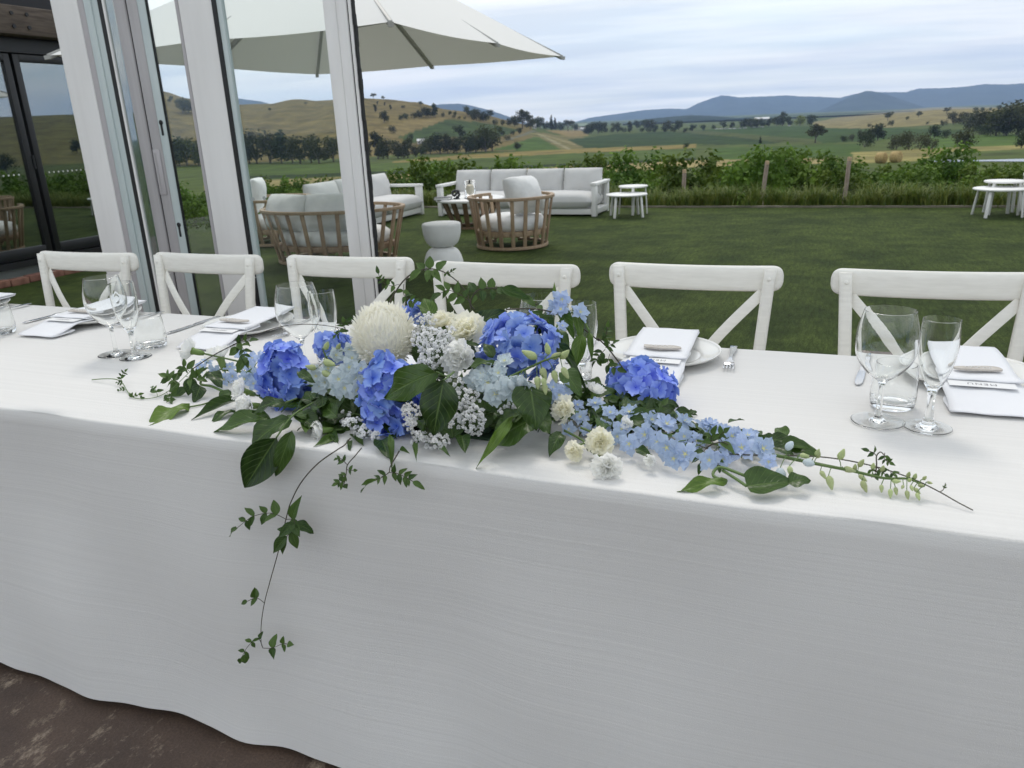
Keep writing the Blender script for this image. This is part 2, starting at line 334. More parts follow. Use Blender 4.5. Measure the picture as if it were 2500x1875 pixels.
me.materials.append(tm)
tag(put('terrain', me), 'valley floor and grassy hills with vineyards and paddocks', 'terrain', kind='structure')

# mountains: ridges with real depth
forest = material('forest', (.035, .052, .05, 1), 1.0, (.055, .075, .07, 1), .004, 6, spec=0.)
def range_(name, label, sil, r, depth, seed, spur=.35):
    rg = np.random.default_rng(seed); xs = np.linspace(sil[0][0], sil[-1][0], max(60, int((sil[-1][0]-sil[0][0])/5)))
    ys = np.interp(xs, [p[0] for p in sil], [p[1] for p in sil]); v = []; f = []; steps = [-1, -.8, -.6, -.42, -.25, -.1, 0, .12, .4, 1.]
    ph = rg.uniform(0, 6, 6)
    for i, (x, y) in enumerate(zip(xs, ys)):
        d = ray(x, y); h = math.hypot(d[0], d[1]); az = math.atan2(d[0], d[1]); top = CAM[2]+d[2]/h*r
        top += r*.00012*(math.sin(x*.31+ph[0])+.6*math.sin(x*.83+ph[1]))
        for s in steps:
            rr = r+s*depth; base = -10.
            k = (1-abs(s))**1.15
            sp = 1+spur*(1-abs(s))*abs(s)*3.2*math.sin(x*.055+ph[2]+s*1.3)*math.sin(x*.021+ph[3])
            z = base+(top-base)*k*sp if s != 0 else top
            v.append((CAM[0]+rr*math.sin(az), CAM[1]+rr*math.cos(az), z))
    n = len(steps)
    for i in range(len(xs)-1):
        for j in range(n-1): f.append((i*n+j, (i+1)*n+j, (i+1)*n+j+1, i*n+j+1))
    return tag(put(name, mesh(name, v, f, forest)), label, 'mountain', kind='structure')
range_('mountain_range', 'long blue mountain range beyond the valley', [(1330, 312), (1400, 299), (1441, 287), (1522, 276), (1568, 269), (1630, 265), (1677, 266), (1704, 252), (1739, 239.5), (1761, 233), (1780, 234), (1803, 237.6), (1873, 235), (1919, 232.6), (1957, 235.3), (1996, 236), (2050, 239), (2084, 230), (2115, 225), (2157, 225), (2211, 225), (2242, 216), (2303, 215), (2361, 211), (2403, 205), (2457, 206), (2500, 203), (2700, 200), (3000, 205), (3500, 190), (4500, 150)], 9000, 1500, 1)
range_('mountain', 'dark conical blue foothill before the mountain range', [(1950, 290), (1984, 277), (2020, 262), (2060, 243), (2090, 230), (2115, 221.5), (2135, 223), (2160, 229), (2200, 243), (2240, 256), (2273, 268), (2330, 285)], 6500, 900, 2)
range_('mountain', 'rounded blue mountain behind the brown hill', [(380, 330), (500, 250), (577, 240), (640, 248), (690, 264), (760, 280), (900, 282), (980, 272), (1037, 259), (1080, 254), (1121, 253), (1148, 257), (1203, 271), (1249, 287), (1300, 306)], 7000, 900, 3)
range_('low_hill', 'low grey green wooded hill behind the far trees', [(1520, 305), (1560, 296), (1600, 288), (1685, 281), (1740, 283), (1790, 287), (1880, 296), (1960, 305), (2060, 290), (2110, 283), (2170, 286), (2230, 300)], 2600, 500, 4)

# ------------------------------------------------------------------ foliage
def leaf_cloud(n, blobs, size, rg, flat=.0, shell=.55):
    """n small diamond leaf clumps spread through ellipsoid blobs (cx,cy,cz,rx,ry,rz)"""
    B = np.array(blobs, float); vol = (B[:, 3]*B[:, 4]*B[:, 5])**.75; k = rg.choice(len(B), n, p=vol/vol.sum())
    d = rg.normal(size=(n, 3)); d /= np.linalg.norm(d, axis=1)[:, None]
    rr = np.where(rg.random(n) < .75, rg.uniform(shell, 1.08, n), rg.uniform(0, 1, n))
    P = B[k, :3]+d*rr[:, None]*B[k, 3:]
    nrm = d*.6+rg.normal(size=(n, 3))*.6+np.array([0, 0, .35]); nrm /= np.linalg.norm(nrm, axis=1)[:, None]
    a = np.cross(nrm, rg.normal(size=(n, 3))); a /= np.linalg.norm(a, axis=1)[:, None]+1e-9; b_ = np.cross(nrm, a)
    s = size*rg.uniform(.6, 1.3, n)[:, None]
    v = np.stack([P-a*s*.5, P+b_*s*.32, P+a*s*.5, P-b_*s*.32], 1).reshape(-1, 3)
    f = np.arange(4*n).reshape(-1, 4)
    return v, f
def foliage_mat(name, c1, c2, sc, rnd=.25):
    return material(name, S(*c1), .7, S(*c2), sc, 3, spec=.25, rnd=rnd, translucent=.25, ramp=(.3, .7))
FM = {'gum': foliage_mat('gum foliage', (50, 56, 32), (86, 90, 52), .35), 'dark': foliage_mat('dark foliage', (38, 48, 26), (66, 76, 38), .4), 'olive': foliage_mat('olive foliage', (62, 64, 44), (92, 92, 62), .4),
      'bright': foliage_mat('yellow green foliage', (92, 104, 34), (140, 140, 44), .5), 'vine': foliage_mat('vine foliage', (50, 76, 22), (120, 146, 56), 1.1, .22)}
bark = material('bark', (.10, .085, .07, 1), .9, (.17, .15, .125, 1), 8, bump=.4, bscale=20)
def tree_proto(kind, seed):
    """unit-high tree: returns (crown mesh, trunk mesh)"""
    rg = np.random.default_rng(seed); g = G(); bl = []
    if kind == 'round': th = .12; bl = [(rg.uniform(-.24, .24), rg.uniform(-.24, .24), rg.uniform(.24, .80), rg.uniform(.17, .27), rg.uniform(.17, .27), rg.uniform(.13, .2)) for _ in range(16)]
    elif kind == 'tall': th = .15; bl = [(rg.uniform(-.13, .13), rg.uniform(-.13, .13), z, rg.uniform(.1, .17), rg.uniform(.1, .17), rg.uniform(.08, .13)) for z in np.linspace(.2, .9, 14)]
    elif kind == 'spread': th = .35; bl = [(rg.uniform(-.32, .32), rg.uniform(-.32, .32), rg.uniform(.42, .9), rg.uniform(.14, .22), rg.uniform(.14, .22), rg.uniform(.08, .13)) for _ in range(14)]
    elif kind == 'bush': th = .1; bl = [(rg.uniform(-.45, .45), rg.uniform(-.4, .4), rg.uniform(.22, .62), rg.uniform(.2, .34), rg.uniform(.2, .34), rg.uniform(.18, .3)) for _ in range(12)]
    elif kind == 'cone': th = .12; bl = [(rg.uniform(-.03, .03), rg.uniform(-.03, .03), z, .2*(1.05-z)+.02, .2*(1.05-z)+.02, .08) for z in np.linspace(.15, .97, 10)]
    v, f = leaf_cloud(900, bl, .085, rg)
    g.tube([(0, 0, -.04), (.01, 0, th*.6), (.0, .01, th*1.3)], [.035, .026, .016], 6)
    for b_ in bl[:6]: g.tube([(0, 0, th*.7), (b_[0]*.5, b_[1]*.5, (th*.7+b_[2])*.5+.03), (b_[0], b_[1], b_[2])], [.014, .01, .004], 4, cap=False)
    return v, f, g
PROTO = {}
def tree_mesh(kind, var, mt):
    k = (kind, var, mt)
    if k not in PROTO:
        v, f, g = tree_proto(kind, var*13+hash(kind) % 1 + len(kind)*7)
        PROTO[k] = (mesh('crown_'+kind, v, f, FM[mt], smooth=False), g.mesh('trunk_'+kind, bark, True))
    return PROTO[k]
ntree = 0
def tree(x, yb, hpx, kind, mt, label, group, name='tree', wide=1.0, rfix=None):
    global ntree; ntree += 1
    P, r, az = terrain_hit(x, yb)
    h = hpx/FOC*r/math.cos(math.atan2(x-1250, FOC))
    cr, tr = tree_mesh(kind, ntree % 3, mt)
    e = empty(name, P-np.array([0, 0, .02*h]), rng.uniform(0, 6.28), label, 'tree', group); e.scale = (h*wide, h*wide, h)
    put('crown', cr, e); put('trunk', tr, e)
def c_a(x, y): return 850+x/3.687, 200+y/3.687
def c_b(x, y): return 1400+x/3.687, 150+y/3.687
def c_c(x, y): return 1650+x/2.602, 150+y/2.602
def c_d(x, y): return x/2.183, y/2.183
lab = {'belt': 'gum tree in the belt along the foot of the brown hill', 'crest': 'lone tree dotted on the dry grass of the brown hill', 'upper': 'tree in the row above the tan paddock on the hill',
       'mid': 'tree in the line where the farm track climbs', 'park': 'tree in the long row behind the parked cars', 'gold': 'tree at the end of the car park row', 'field': 'tree standing alone in the green vineyard fields',
       'dry': 'tree dotted over the dry straw coloured hill', 'ridge': 'gum tree massed below the straw coloured hill', 'shrub': 'shrub beside the pond and the hay paddock', 'glass': 'gum tree seen through the folding glass door'}
def many(conv, rows, key, sc=3.687):
    for q in rows:
        x, y = conv(q[0], q[1]); kind = q[3] if len(q) > 3 else random.choice(['round', 'tall', 'round']); mt = q[4] if len(q) > 4 else random.choice(['gum', 'dark', 'gum'])
        look = {'round': 'rounded', 'tall': 'tall', 'spread': 'spreading', 'bush': 'bushy', 'cone': 'pointed'}[kind]+' '+{'gum': 'grey green', 'dark': 'dark green', 'olive': 'olive', 'bright': 'yellow green'}[mt]+' '
        tree(x, y, q[2]/sc, kind, mt, look+lab[key], 'far trees: '+key, wide={'bush': .8}.get(kind, 1.15))
many(c_a, [(180, 696, 150), (270, 694, 225), (360, 692, 190), (450, 690, 180), (540, 684, 170), (610, 678, 110), (655, 664, 100, 'round', 'dark'), (740, 652, 160), (830, 646, 195), (900, 644, 165), (980, 642, 150), (1060, 642, 175), (1150, 634, 210), (1240, 632, 240), (1300, 624, 190), (700, 648, 130), (1010, 505, 115, 'round', 'dark'), (560, 522, 60, 'bush', 'dark'), (1100, 640, 120), (320, 694, 140, 'bush', 'gum'), (495, 690, 120, 'bush', 'gum'), (950, 640, 110, 'bush', 'gum'), (1200, 632, 130, 'bush', 'gum')], 'belt')
many(c_a, [(325, 366, 104, 'round', 'gum'), (390, 462, 80, 'bush', 'dark'), (230, 178, 52, 'spread', 'gum'), (320, 186, 36, 'spread', 'gum'), (655, 216, 42, 'spread', 'gum'), (245, 272, 62, 'tall', 'olive'), (385, 252, 44, 'tall', 'olive'), (495, 246, 36, 'spread', 'olive'), (265, 205, 30, 'tall', 'olive'), (328, 215, 30, 'tall', 'olive'), (950, 327, 42, 'bush', 'olive'), (1000, 336, 32, 'bush', 'olive'), (1050, 340, 30, 'bush', 'olive')], 'crest')
many(c_a, [(480, 345, 60, 'bush', 'dark'), (530, 340, 66, 'bush', 'dark'), (590, 334, 64, 'bush', 'dark'), (640, 326, 80, 'round', 'gum'), (700, 320, 92, 'round', 'dark'), (740, 318, 84, 'round', 'gum'), (785, 316, 112, 'tall', 'dark'), (860, 320, 50, 'bush', 'olive'), (920, 300, 40, 'round', 'dark'), (965, 300, 42, 'round', 'gum'), (1080, 310, 90, 'round', 'gum'), (1160, 352, 112, 'round', 'gum'), (1220, 357, 104, 'round', 'dark'), (1280, 322, 64, 'round', 'dark'), (1120, 330, 80, 'round', 'dark'), (1250, 350, 70, 'bush', 'dark')], 'upper')
many(c_a, [(1330, 392, 62, 'bush', 'dark'), (1390, 392, 52, 'round', 'gum'), (1450, 394, 74, 'round', 'gum'), (1500, 402, 92, 'round', 'dark'), (1570, 422, 170, 'spread', 'gum'), (1640, 422, 120, 'round', 'gum'), (1690, 420, 90, 'round', 'dark'), (1730, 422, 112, 'round', 'dark'), (1785, 428, 80, 'round', 'dark'), (1830, 432, 118, 'cone', 'dark'), (1865, 432, 98, 'cone', 'dark'), (1910, 440, 90, 'round', 'dark'), (1980, 442, 102, 'spread', 'gum'), (2040, 442, 70, 'round', 'dark'), (2160, 472, 100, 'round', 'dark'), (1380, 486, 80, 'round', 'dark'), (1430, 530, 60, 'bush', 'olive'), (1520, 612, 84, 'round', 'gum'), (1480, 480, 50, 'bush', 'dark'), (1540, 470, 60, 'round', 'dark')], 'mid')
many(c_b, [(120, 656, 60, 'round', 'dark'), (160, 652, 104, 'round', 'gum'), (220, 652, 114, 'round', 'dark'), (280, 646, 92, 'tall', 'gum'), (395, 642, 92, 'round', 'gum'), (450, 640, 50, 'bush', 'dark'), (510, 640, 92, 'tall', 'gum'), (575, 606, 74, 'round', 'dark'), (640, 612, 92, 'round', 'dark'), (700, 622, 110, 'round', 'gum'), (735, 642, 62, 'round', 'dark'), (815, 642, 62, 'round', 'dark'), (850, 624, 100, 'round', 'gum'), (900, 640, 60, 'bush', 'dark'), (950, 624, 92, 'round', 'dark'), (1010, 640, 50, 'bush', 'dark'), (1070, 632, 62, 'round', 'dark'), (1165, 622, 52, 'round', 'dark'), (1260, 612, 44, 'round', 'dark'), (1350, 602, 58, 'round', 'dark'), (1430, 602, 54, 'round', 'dark'), (1540, 602, 94, 'round', 'dark'), (1600, 602, 84, 'round', 'gum'), (1650, 598, 70, 'round', 'gum'), (1690, 592, 84, 'round', 'dark'), (1760, 588, 64, 'round', 'dark'), (1830, 584, 84, 'round', 'gum'), (1880, 582, 108, 'tall', 'gum'), (1935, 582, 78, 'round', 'dark'), (2145, 580, 92, 'round', 'dark'), (360, 640, 60, 'bush', 'gum'), (610, 640, 50, 'bush', 'dark'), (670, 640, 50, 'bush', 'dark')], 'park')
many(c_b, [(2040, 578, 92, 'round', 'bright'), (1625, 590, 70, 'round', 'bright'), (1815, 575, 60, 'round', 'bright')], 'gold')
many(c_b, [(1018, 786, 62, 'bush', 'dark'), (1680, 742, 58, 'cone', 'dark')], 'field')
many(c_c, [(885, 518, 106, 'spread', 'olive'), (1060, 512, 42, 'bush', 'dark'), (1180, 502, 66, 'bush', 'gum'), (1280, 502, 92, 'round', 'dark'), (1195, 545, 96, 'bush', 'dark'), (1120, 508, 46, 'bush', 'olive'), (1240, 505, 70, 'round', 'dark')], 'field', 2.602)
many(c_c, [(1345, 376, 46, 'spread', 'gum'), (1465, 372, 22, 'bush', 'gum'), (1540, 357, 32, 'spread', 'gum'), (1720, 332, 32, 'spread', 'olive'), (1365, 412, 36, 'bush', 'dark'), (1900, 318, 24, 'bush', 'dark'), (1950, 316, 22, 'bush', 'dark'), (2000, 314, 18, 'bush', 'dark'), (2050, 312, 26, 'round', 'dark'), (2090, 312, 22, 'bush', 'dark'), (2120, 316, 22, 'bush', 'gum'), (1230, 420, 24, 'bush', 'olive'), (1600, 400, 18, 'bush', 'olive')], 'dry', 2.602)
many(c_c, [(1760, 402, 62, 'round', 'olive'), (1830, 402, 64, 'round', 'gum'), (1900, 442, 110, 'round', 'gum'), (1960, 462, 112, 'round', 'gum'), (2030, 472, 130, 'round', 'gum'), (2100, 472, 142, 'round', 'dark'), (2170, 464, 150, 'round', 'gum'), (1700, 412, 34, 'bush', 'dark'), (2200, 402, 84, 'round', 'gum'), (1860, 424, 64, 'round', 'olive'), (2140, 400, 80, 'round', 'gum'), (1990, 410, 60, 'round', 'olive'), (2060, 402, 66, 'round', 'gum'), (1640, 490, 72, 'round', 'dark'), (1720, 490, 52, 'bush', 'dark'), (2250, 470, 150, 'round', 'gum'), (1930, 470, 60, 'bush', 'dark'), (2000, 474, 60, 'bush', 'dark'), (2080, 474, 60, 'bush', 'dark'), (2160, 470, 60, 'bush', 'dark')], 'ridge', 2.602)
many(c_c, [(1400, 562, 100, 'bush', 'olive'), (1480, 562, 110, 'bush', 'gum'), (1550, 562, 100, 'bush', 'olive'), (1830, 556, 116, 'round', 'gum'), (2195, 552, 84, 'round', 'dark'), (1620, 560, 60, 'bush', 'olive')], 'shrub', 2.602)
many(c_d, [(1330, 872, 120), (1370, 872, 165), (1440, 870, 150), (1500, 872, 155), (1560, 868, 130), (1600, 872, 145), (1660, 868, 130), (1700, 872, 145), (1780, 862, 135), (920, 884, 150), (960, 884, 130), (1000, 884, 130), (1060, 884, 120), (1120, 880, 120), (1200, 880, 120), (1260, 880, 120), (910, 546, 28, 'round', 'gum'), (975, 606, 74, 'round', 'gum'), (1005, 600, 66, 'round', 'dark'), (1630, 562, 16, 'spread', 'gum'), (1440, 594, 18, 'spread', 'gum')], 'glass', 2.183)
# trees on the rise beyond the lawn's far side (mirrored in the dark doors)
for i in range(26):
    az = rad(22+i*2.3+rng.uniform(-1, 1)); r = rng.uniform(330, 1050); h = rng.uniform(8, 16)
    cr, tr = tree_mesh(random.choice(['round', 'bush', 'round']), i % 3, random.choice(['gum', 'dark', 'gum']))
    e = empty('tree', ground_point(az, r), rng.uniform(0, 6), 'gum tree on the far rise, mirrored in the dark glazed doors', 'tree', 'trees mirrored in the dark doors'); e.scale = (h*1.15, h*1.15, h); put('crown', cr, e); put('trunk', tr, e)

# ------------------------------------------------------------------ vineyard rows running away from the lawn
vp = []
for s in range(4):
    rg = np.random.default_rng(40+s)
    bl = [(rg.uniform(-.55, .55), rg.uniform(-.75, .75), rg.uniform(.55, 1.25), rg.uniform(.28, .42), rg.uniform(.28, .48), rg.uniform(.24, .38)) for _ in range(14)]
    bl += [(rg.uniform(-.5, .5), rg.uniform(-.6, .6), rg.uniform(1.25, 1.5), .13, .13, .22) for _ in range(3)]
    v, f = leaf_cloud(3000, bl, .11, rg, shell=.45)
    g = G(); g.tube([(0, 0, -.1), (.03, .02, .4), (-.02, 0, .8)], [.04, .035, .03], 6); g.tube([(0, 0, .78), (.05, .7, .85)], [.022, .012], 5); g.tube([(0, 0, .78), (-.05, -.7, .88)], [.022, .012], 5)
    vp.append((mesh('vine_crown', v, f, FM['vine'], smooth=False), g.mesh('vine_trunk', bark, True)))
def vine(u, n, sc, group, label, i):
    az = math.atan2(u-CAM[0], n-CAM[1]); r = math.hypot(u-CAM[0], n-CAM[1]); z = float(height(np.array(az), np.array(r)))
    e = empty('grape_vine', (u, n, z), rng.uniform(-.25, .25)+(math.pi if i % 2 else 0), label, 'grapevine', group); e.scale = (sc*rng.uniform(.9, 1.1), sc, sc*rng.uniform(.92, 1.08))
    put('foliage', vp[i % 4][0], e); put('trunk', vp[i % 4][1], e)
k = 0
ROWU = [-2.66+1.54*i for i in range(-11, 14)]
for ri, u in enumerate(ROWU):
    for j in range(5):
        k += 1; n = 16.75+j*2.0+rng.uniform(-.3, .3); uu = u+rng.uniform(-.12, .12)
        sc = rng.choice([.72, .85, .95, 1.15])*rng.uniform(.95, 1.05)
        if -1.1 < u-.0 < -.4 and j == 0: sc = .78
        x, y = px_of((uu, n, -.5))
        vine(uu, n, sc, 'grapevines in rows below the lawn', ('low', 'rounded', 'full', 'tall')[int(np.searchsorted([.78, .91, 1.02], sc))]+(' leafy green grapevine at the lawn end of its row' if j == 0 else ' leafy green grapevine further down its trellis row'), k)
post_m = material('weathered post', (.16, .125, .095, 1), .9, (.24, .20, .16, 1), 12, bump=.4, bscale=30, stretch=(4, 4, .7))
cut_m = material('cut timber', (.50, .36, .22, 1), .8)
for i, (x0, y0, x1, y1, n) in enumerate([(1671, 418, 1669, 470, 15.3), (1873, 397, 1863, 470, 15.2), (2074, 388, 2066, 455, 15.6)]):
    a = on_depth(x0, y0, n); b_ = on_depth(x1, y1, n); d = b_-a; b_ = a+d*((a[2]+1.5)/(-d[2]))
    e = empty('vineyard_post', b_, 0, ['short weathered timber end post topped by pale cut wood, beside the sofa end table', 'leaning grey timber end post wrapped by a tall vine', 'leaning timber end post with pale cut top beside the grass alley'][i], 'post', 'end posts of the vine rows')
    g = G(); g.tube([(0, 0, 0), tuple(a-b_)], [.043, .039], 10); part('shaft', g, post_m, e, True)
    g = G(); g.tube([tuple((a-b_)+[0, 0, -.03]), tuple((a-b_)+[0, 0, .035])], [.0405, .036], 10); part('cut_top', g, cut_m, e)

# lomandra border: nobody could count the blades
rg = np.random.default_rng(5); vs = []; fs = []
for i in range(330):
    cx = rg.uniform(-9.5, 8.5) if i < 330 else 0; cy = rg.uniform(12.62, 13.25); h0 = rg.uniform(.32, .52)
    for j in range(46):
        a = rg.uniform(0, 6.283); ln = h0*rg.uniform(.7, 1.25); out = ln*rg.uniform(.15, .75); w = rg.uniform(.006, .011); q = []
        bx, by = cx+rg.normal()*.06, cy+rg.normal()*.06; px, py = -math.sin(a)*w, math.cos(a)*w
        for t_ in (0, .35, .7, 1.):
            R_ = out*t_**1.6; z = -.24+ln*(1.25*t_-.42*t_*t_*(1+out/ln)); k_ = (1-t_*.85)
            q += [(bx+math.cos(a)*R_-px*k_, by+math.sin(a)*R_-py*k_, z+.05), (bx+math.cos(a)*R_+px*k_, by+math.sin(a)*R_+py*k_, z+.05)]
        b0 = len(vs); vs += q; fs += [(b0+2*m_, b0+2*m_+1, b0+2*m_+3, b0+2*m_+2) for m_ in range(3)]
grass_m = material('strappy grass', S(78, 100, 34), .6, S(134, 138, 66), 9, 3, translucent=.25, ramp=(.4, .75))
tag(put('border_grass', mesh('border_grass', vs, fs, grass_m)), 'strappy green and straw border grass along the lawn edge', 'grass', kind='stuff')
# hay bales, pond, farm sheds, parked cars
hay = material('hay', S(150, 128, 84), .95, S(182, 160, 112), 5, bump=.8, bscale=12, dist=.05)
for i, (x, y, dx) in enumerate([(2150, 399, 0), (2186, 397, 0)]):
    P, r, az = terrain_hit(x, y, 60)
    e = empty('hay_bale', P, -az+rad(60), ['round hay bale beside the green vine hedge, the larger looking one', 'round hay bale half hidden behind another bale'][i], 'hay bale', 'round hay bales in the paddock')
    g = G(); g.lathe([(0, -.65), (.7, -.65), (.8, -.58), (.82, 0), (.8, .58), (.7, .65), (0, .65)], 24); me_ = g.mesh('roll', hay, True); o = put('roll', me_, e, Matrix.Translation((0, 0, .8))@Matrix.Rotation(rad(90), 4, 'X'))
wat = material('pond water', (.02, .03, .035, 1), .03, spec=.6)
pq = [ground_point(az_of_px(x), r) for x, r in [(2260, 130), (2320, 127), (2420, 128), (2560, 126), (2600, 131), (2500, 132.5), (2400, 131), (2320, 132.5)]]
zc = POND+.06
g = G(); g.add([(p[0], p[1], zc) for p in pq]+[(p[0], p[1], zc-1.2) for p in pq], [tuple(range(8))[::-1]]+[(i, (i+1) % 8, 8+(i+1) % 8, 8+i) for i in range(8)])
tag(solid('pond', g, wat), 'small still pond catching the sky beyond the vines', 'pond', kind='structure')
shed_w = material('shed wall', (.45, .44, .42, 1), .8); shed_r = material('pale roof', (.62, .62, .63, 1), .5); shed_g = material('green roof', (.10, .16, .11, 1), .6); shed_win = material('dark window', (.03, .035, .04, 1), .2)
def shed(x, y, wpx, hpx, roofm, label):
    P, r, az = terrain_hit(x, y); k_ = r/FOC; w, h = wpx*k_, hpx*k_
    e = empty('farm_shed', P, -az, label, 'shed', 'farm buildings in the valley'); d = w*.6
    g = G(); g.box((-w/2, 0, -1), (w/2, d, h*.6)); g.add([(-w/2, 0, h*.6), (-w/2, d, h*.6), (-w/2, d/2, h*.98), (w/2, 0, h*.6), (w/2, d, h*.6), (w/2, d/2, h*.98)], [(0, 1, 2), (5, 4, 3)]); part('wall', g, shed_w, e)
    g = G(); o_ = .06*w
    for s_ in (0, 1):
        y0 = -o_ if s_ == 0 else d+o_
        g.add([(-w/2-o_, y0, h*.58), (w/2+o_, y0, h*.58), (w/2+o_, d/2, h), (-w/2-o_, d/2, h), (-w/2-o_, y0, h*.63), (w/2+o_, y0, h*.63), (w/2+o_, d/2, h*1.05), (-w/2-o_, d/2, h*1.05)], [(0, 1, 2, 3), (7, 6, 5, 4), (0, 4, 5, 1), (1, 5, 6, 2), (3, 2, 6, 7), (0, 3, 7, 4)])
    part('roof', g, roofm, e)
    for q in (-.25, .25):
        g = G(); g.box((w*q-w*.09, -.06, h*.18), (w*q+w*.09, .02, h*.45)); part('window', g, shed_win, e)
shed(*c_a(655, 560), 16, 11, shed_r, 'pale roofed farm house among the trees at the hill foot')
shed(*c_a(1677, 422), 8, 11, shed_r, 'small white building where the farm track tops the rise')
shed(*c_b(60, 618), 30, 14, shed_g, 'long green roofed shed behind the farm track')
shed(1860, 296, 28, 8, shed_r, 'long pale shed behind the car park trees')
shed(*c_a(2108, 440), 8, 7, shed_r, 'tiny pale shed beside the green roofed one')
car_p = [material('white car paint', (.75, .75, .76, 1), .25, coat=.5), material('silver car paint', (.45, .46, .48, 1), .25, coat=.5)]
car_g = material('car glass', (.02, .02, .025, 1), .1); tyre = material('tyre', (.02, .02, .02, 1), .8)
for i, (x, y) in enumerate([c_b(1285, 612), c_b(1325, 613), c_b(1365, 612), c_b(1408, 610), c_b(1450, 608), c_b(1500, 606), c_b(1545, 604), c_b(1625, 598), c_b(1660, 596), c_b(1700, 594), c_b(1945, 582)]):
    P, r, az = terrain_hit(x, y)
    e = empty('parked_car', P, -az+rng.uniform(-.3, .3), 'small %s car parked in the row before the far dark trees' % ['white', 'silver'][i % 3 == 2], 'car', '%s cars in the far car park' % ['white', 'silver'][i % 3 == 2])
    pm = car_p[1 if i % 3 == 2 else 0]
    g = G(); g.add([(-2.1, -.9, .35), (2.1, -.9, .35), (2.1, .9, .35), (-2.1, .9, .35), (-2.1, -.88, .85), (2.1, -.88, .8), (2.1, .88, .8), (-2.1, .88, .85), (-1.8, -.75, .95), (1.2, -.75, .95), (1.2, .75, .95), (-1.8, .75, .95)], [(3, 2, 1, 0), (0, 1, 5, 4), (1, 2, 6, 5), (2, 3, 7, 6), (3, 0, 4, 7), (4, 5, 9, 8), (5, 6, 10, 9), (6, 7, 11, 10), (7, 4, 8, 11), (8, 9, 10, 11)]); part('body', g, pm, e, False, .08)
    g = G(); g.add([(-1.8, -.76, .93), (1.2, -.76, .93), (1.2, .76, .93), (-1.8, .76, .93), (-1.4, -.62, 1.4), (.5, -.62, 1.42), (.5, .62, 1.42), (-1.4, .62, 1.4)], [(0, 1, 5, 4), (1, 2, 6, 5), (2, 3, 7, 6), (3, 0, 4, 7)]); part('window', g, car_g, e)
    g = G(); g.box((-1.42, -.63, 1.4), (.52, .63, 1.46)); part('roof', g, pm, e, False, .03)
    for sx in (-1.3, 1.3):
        for sy in (-.82, .82):
            g = G(); g.tube([(sx, sy-.1, .33), (sx, sy+.1, .33)], .33, 12); part('wheel', g, tyre, e)

# haze: the air over the valley
hz = bpy.data.materials.new('valley air'); hz.use_nodes = True; t = hz.node_tree; t.nodes.remove(t.nodes['Principled BSDF'])
pv = nn(t, 'ShaderNodeVolumePrincipled'); pv.inputs['Color'].default_value = (.46, .63, 1.0, 1); pv.inputs['Density'].default_value = HAZE; pv.inputs['Anisotropy'].default_value = .1
t.links.new(pv.outputs[0], t.nodes['Material Output'].inputs['Volume'])
g = G(); g.box((-10400, -10400, -18), (10400, 10400, 560)); tag(solid('haze', g, hz), 'thin blue haze in the air over the valley', 'haze', kind='stuff')
# ------------------------------------------------------------------ lawn, patio
lm = bpy.data.materials.new('lawn turf'); lm.use_nodes = True; t = lm.node_tree; b = t.nodes['Principled BSDF']; b.inputs['Roughness'].default_value = .9; b.inputs['Specular IOR Level'].default_value = .15
tc = nn(t, 'ShaderNodeTexCoord'); na_ = nn(t, 'ShaderNodeTexNoise'); na_.inputs['Scale'].default_value = 2.2; na_.inputs['Lacunarity'].default_value = 2.2; na_.inputs['Detail'].default_value = 6; na_.inputs['Roughness'].default_value = .6; t.links.new(tc.outputs['Object'], na_.inputs['Vector'])
nb_ = nn(t, 'ShaderNodeTexNoise'); nb_.inputs['Scale'].default_value = 95; nb_.inputs['Detail'].default_value = 6; nb_.inputs['Roughness'].default_value = .75; t.links.new(tc.outputs['Object'], nb_.inputs['Vector'])
r1 = nn(t, 'ShaderNodeValToRGB'); r1.color_ramp.elements[0].position = .36; r1.color_ramp.elements[1].position = .64; r1.color_ramp.elements[0].color = S(46, 60, 25); r1.color_ramp.elements[1].color = S(68, 82, 36); t.links.new(na_.outputs['Fac'], r1.inputs[0])
r2 = nn(t, 'ShaderNodeMapRange'); r2.inputs['From Min'].default_value = .3; r2.inputs['From Max'].default_value = .7; r2.inputs['To Min'].default_value = .35; r2.inputs['To Max'].default_value = 1.65; t.links.new(nb_.outputs['Fac'], r2.inputs[0])
mu = nn(t, 'ShaderNodeMix', data_type='RGBA', blend_type='MULTIPLY'); mu.inputs[0].default_value = 1; t.links.new(r1.outputs[0], mu.inputs[6]); t.links.new(r2.outputs[0], mu.inputs[7]); t.links.new(mu.outputs[2], b.inputs['Base Color'])
nc_ = nn(t, 'ShaderNodeTexNoise'); nc_.inputs['Scale'].default_value = 20; nc_.inputs['Detail'].default_value = 8; nc_.inputs['Roughness'].default_value = .82; mc_ = nn(t, 'ShaderNodeMapping'); mc_.inputs['Scale'].default_value = (1.5, .22, 1); mc_.inputs['Rotation'].default_value = (0, 0, rad(-12)); t.links.new(tc.outputs['Object'], mc_.inputs[0]); t.links.new(mc_.outputs[0], nc_.inputs['Vector'])
r3 = nn(t, 'ShaderNodeMapRange'); r3.inputs['From Min'].default_value = .32; r3.inputs['From Max'].default_value = .68; r3.inputs['To Min'].default_value = .45; r3.inputs['To Max'].default_value = 1.6; t.links.new(nc_.outputs['Fac'], r3.inputs[0])
m3 = nn(t, 'ShaderNodeMix', data_type='RGBA', blend_type='MULTIPLY'); m3.inputs[0].default_value = 1; t.links.new(mu.outputs[2], m3.inputs[6]); t.links.new(r3.outputs[0], m3.inputs[7]); t.links.new(m3.outputs[2], b.inputs['Base Color'])
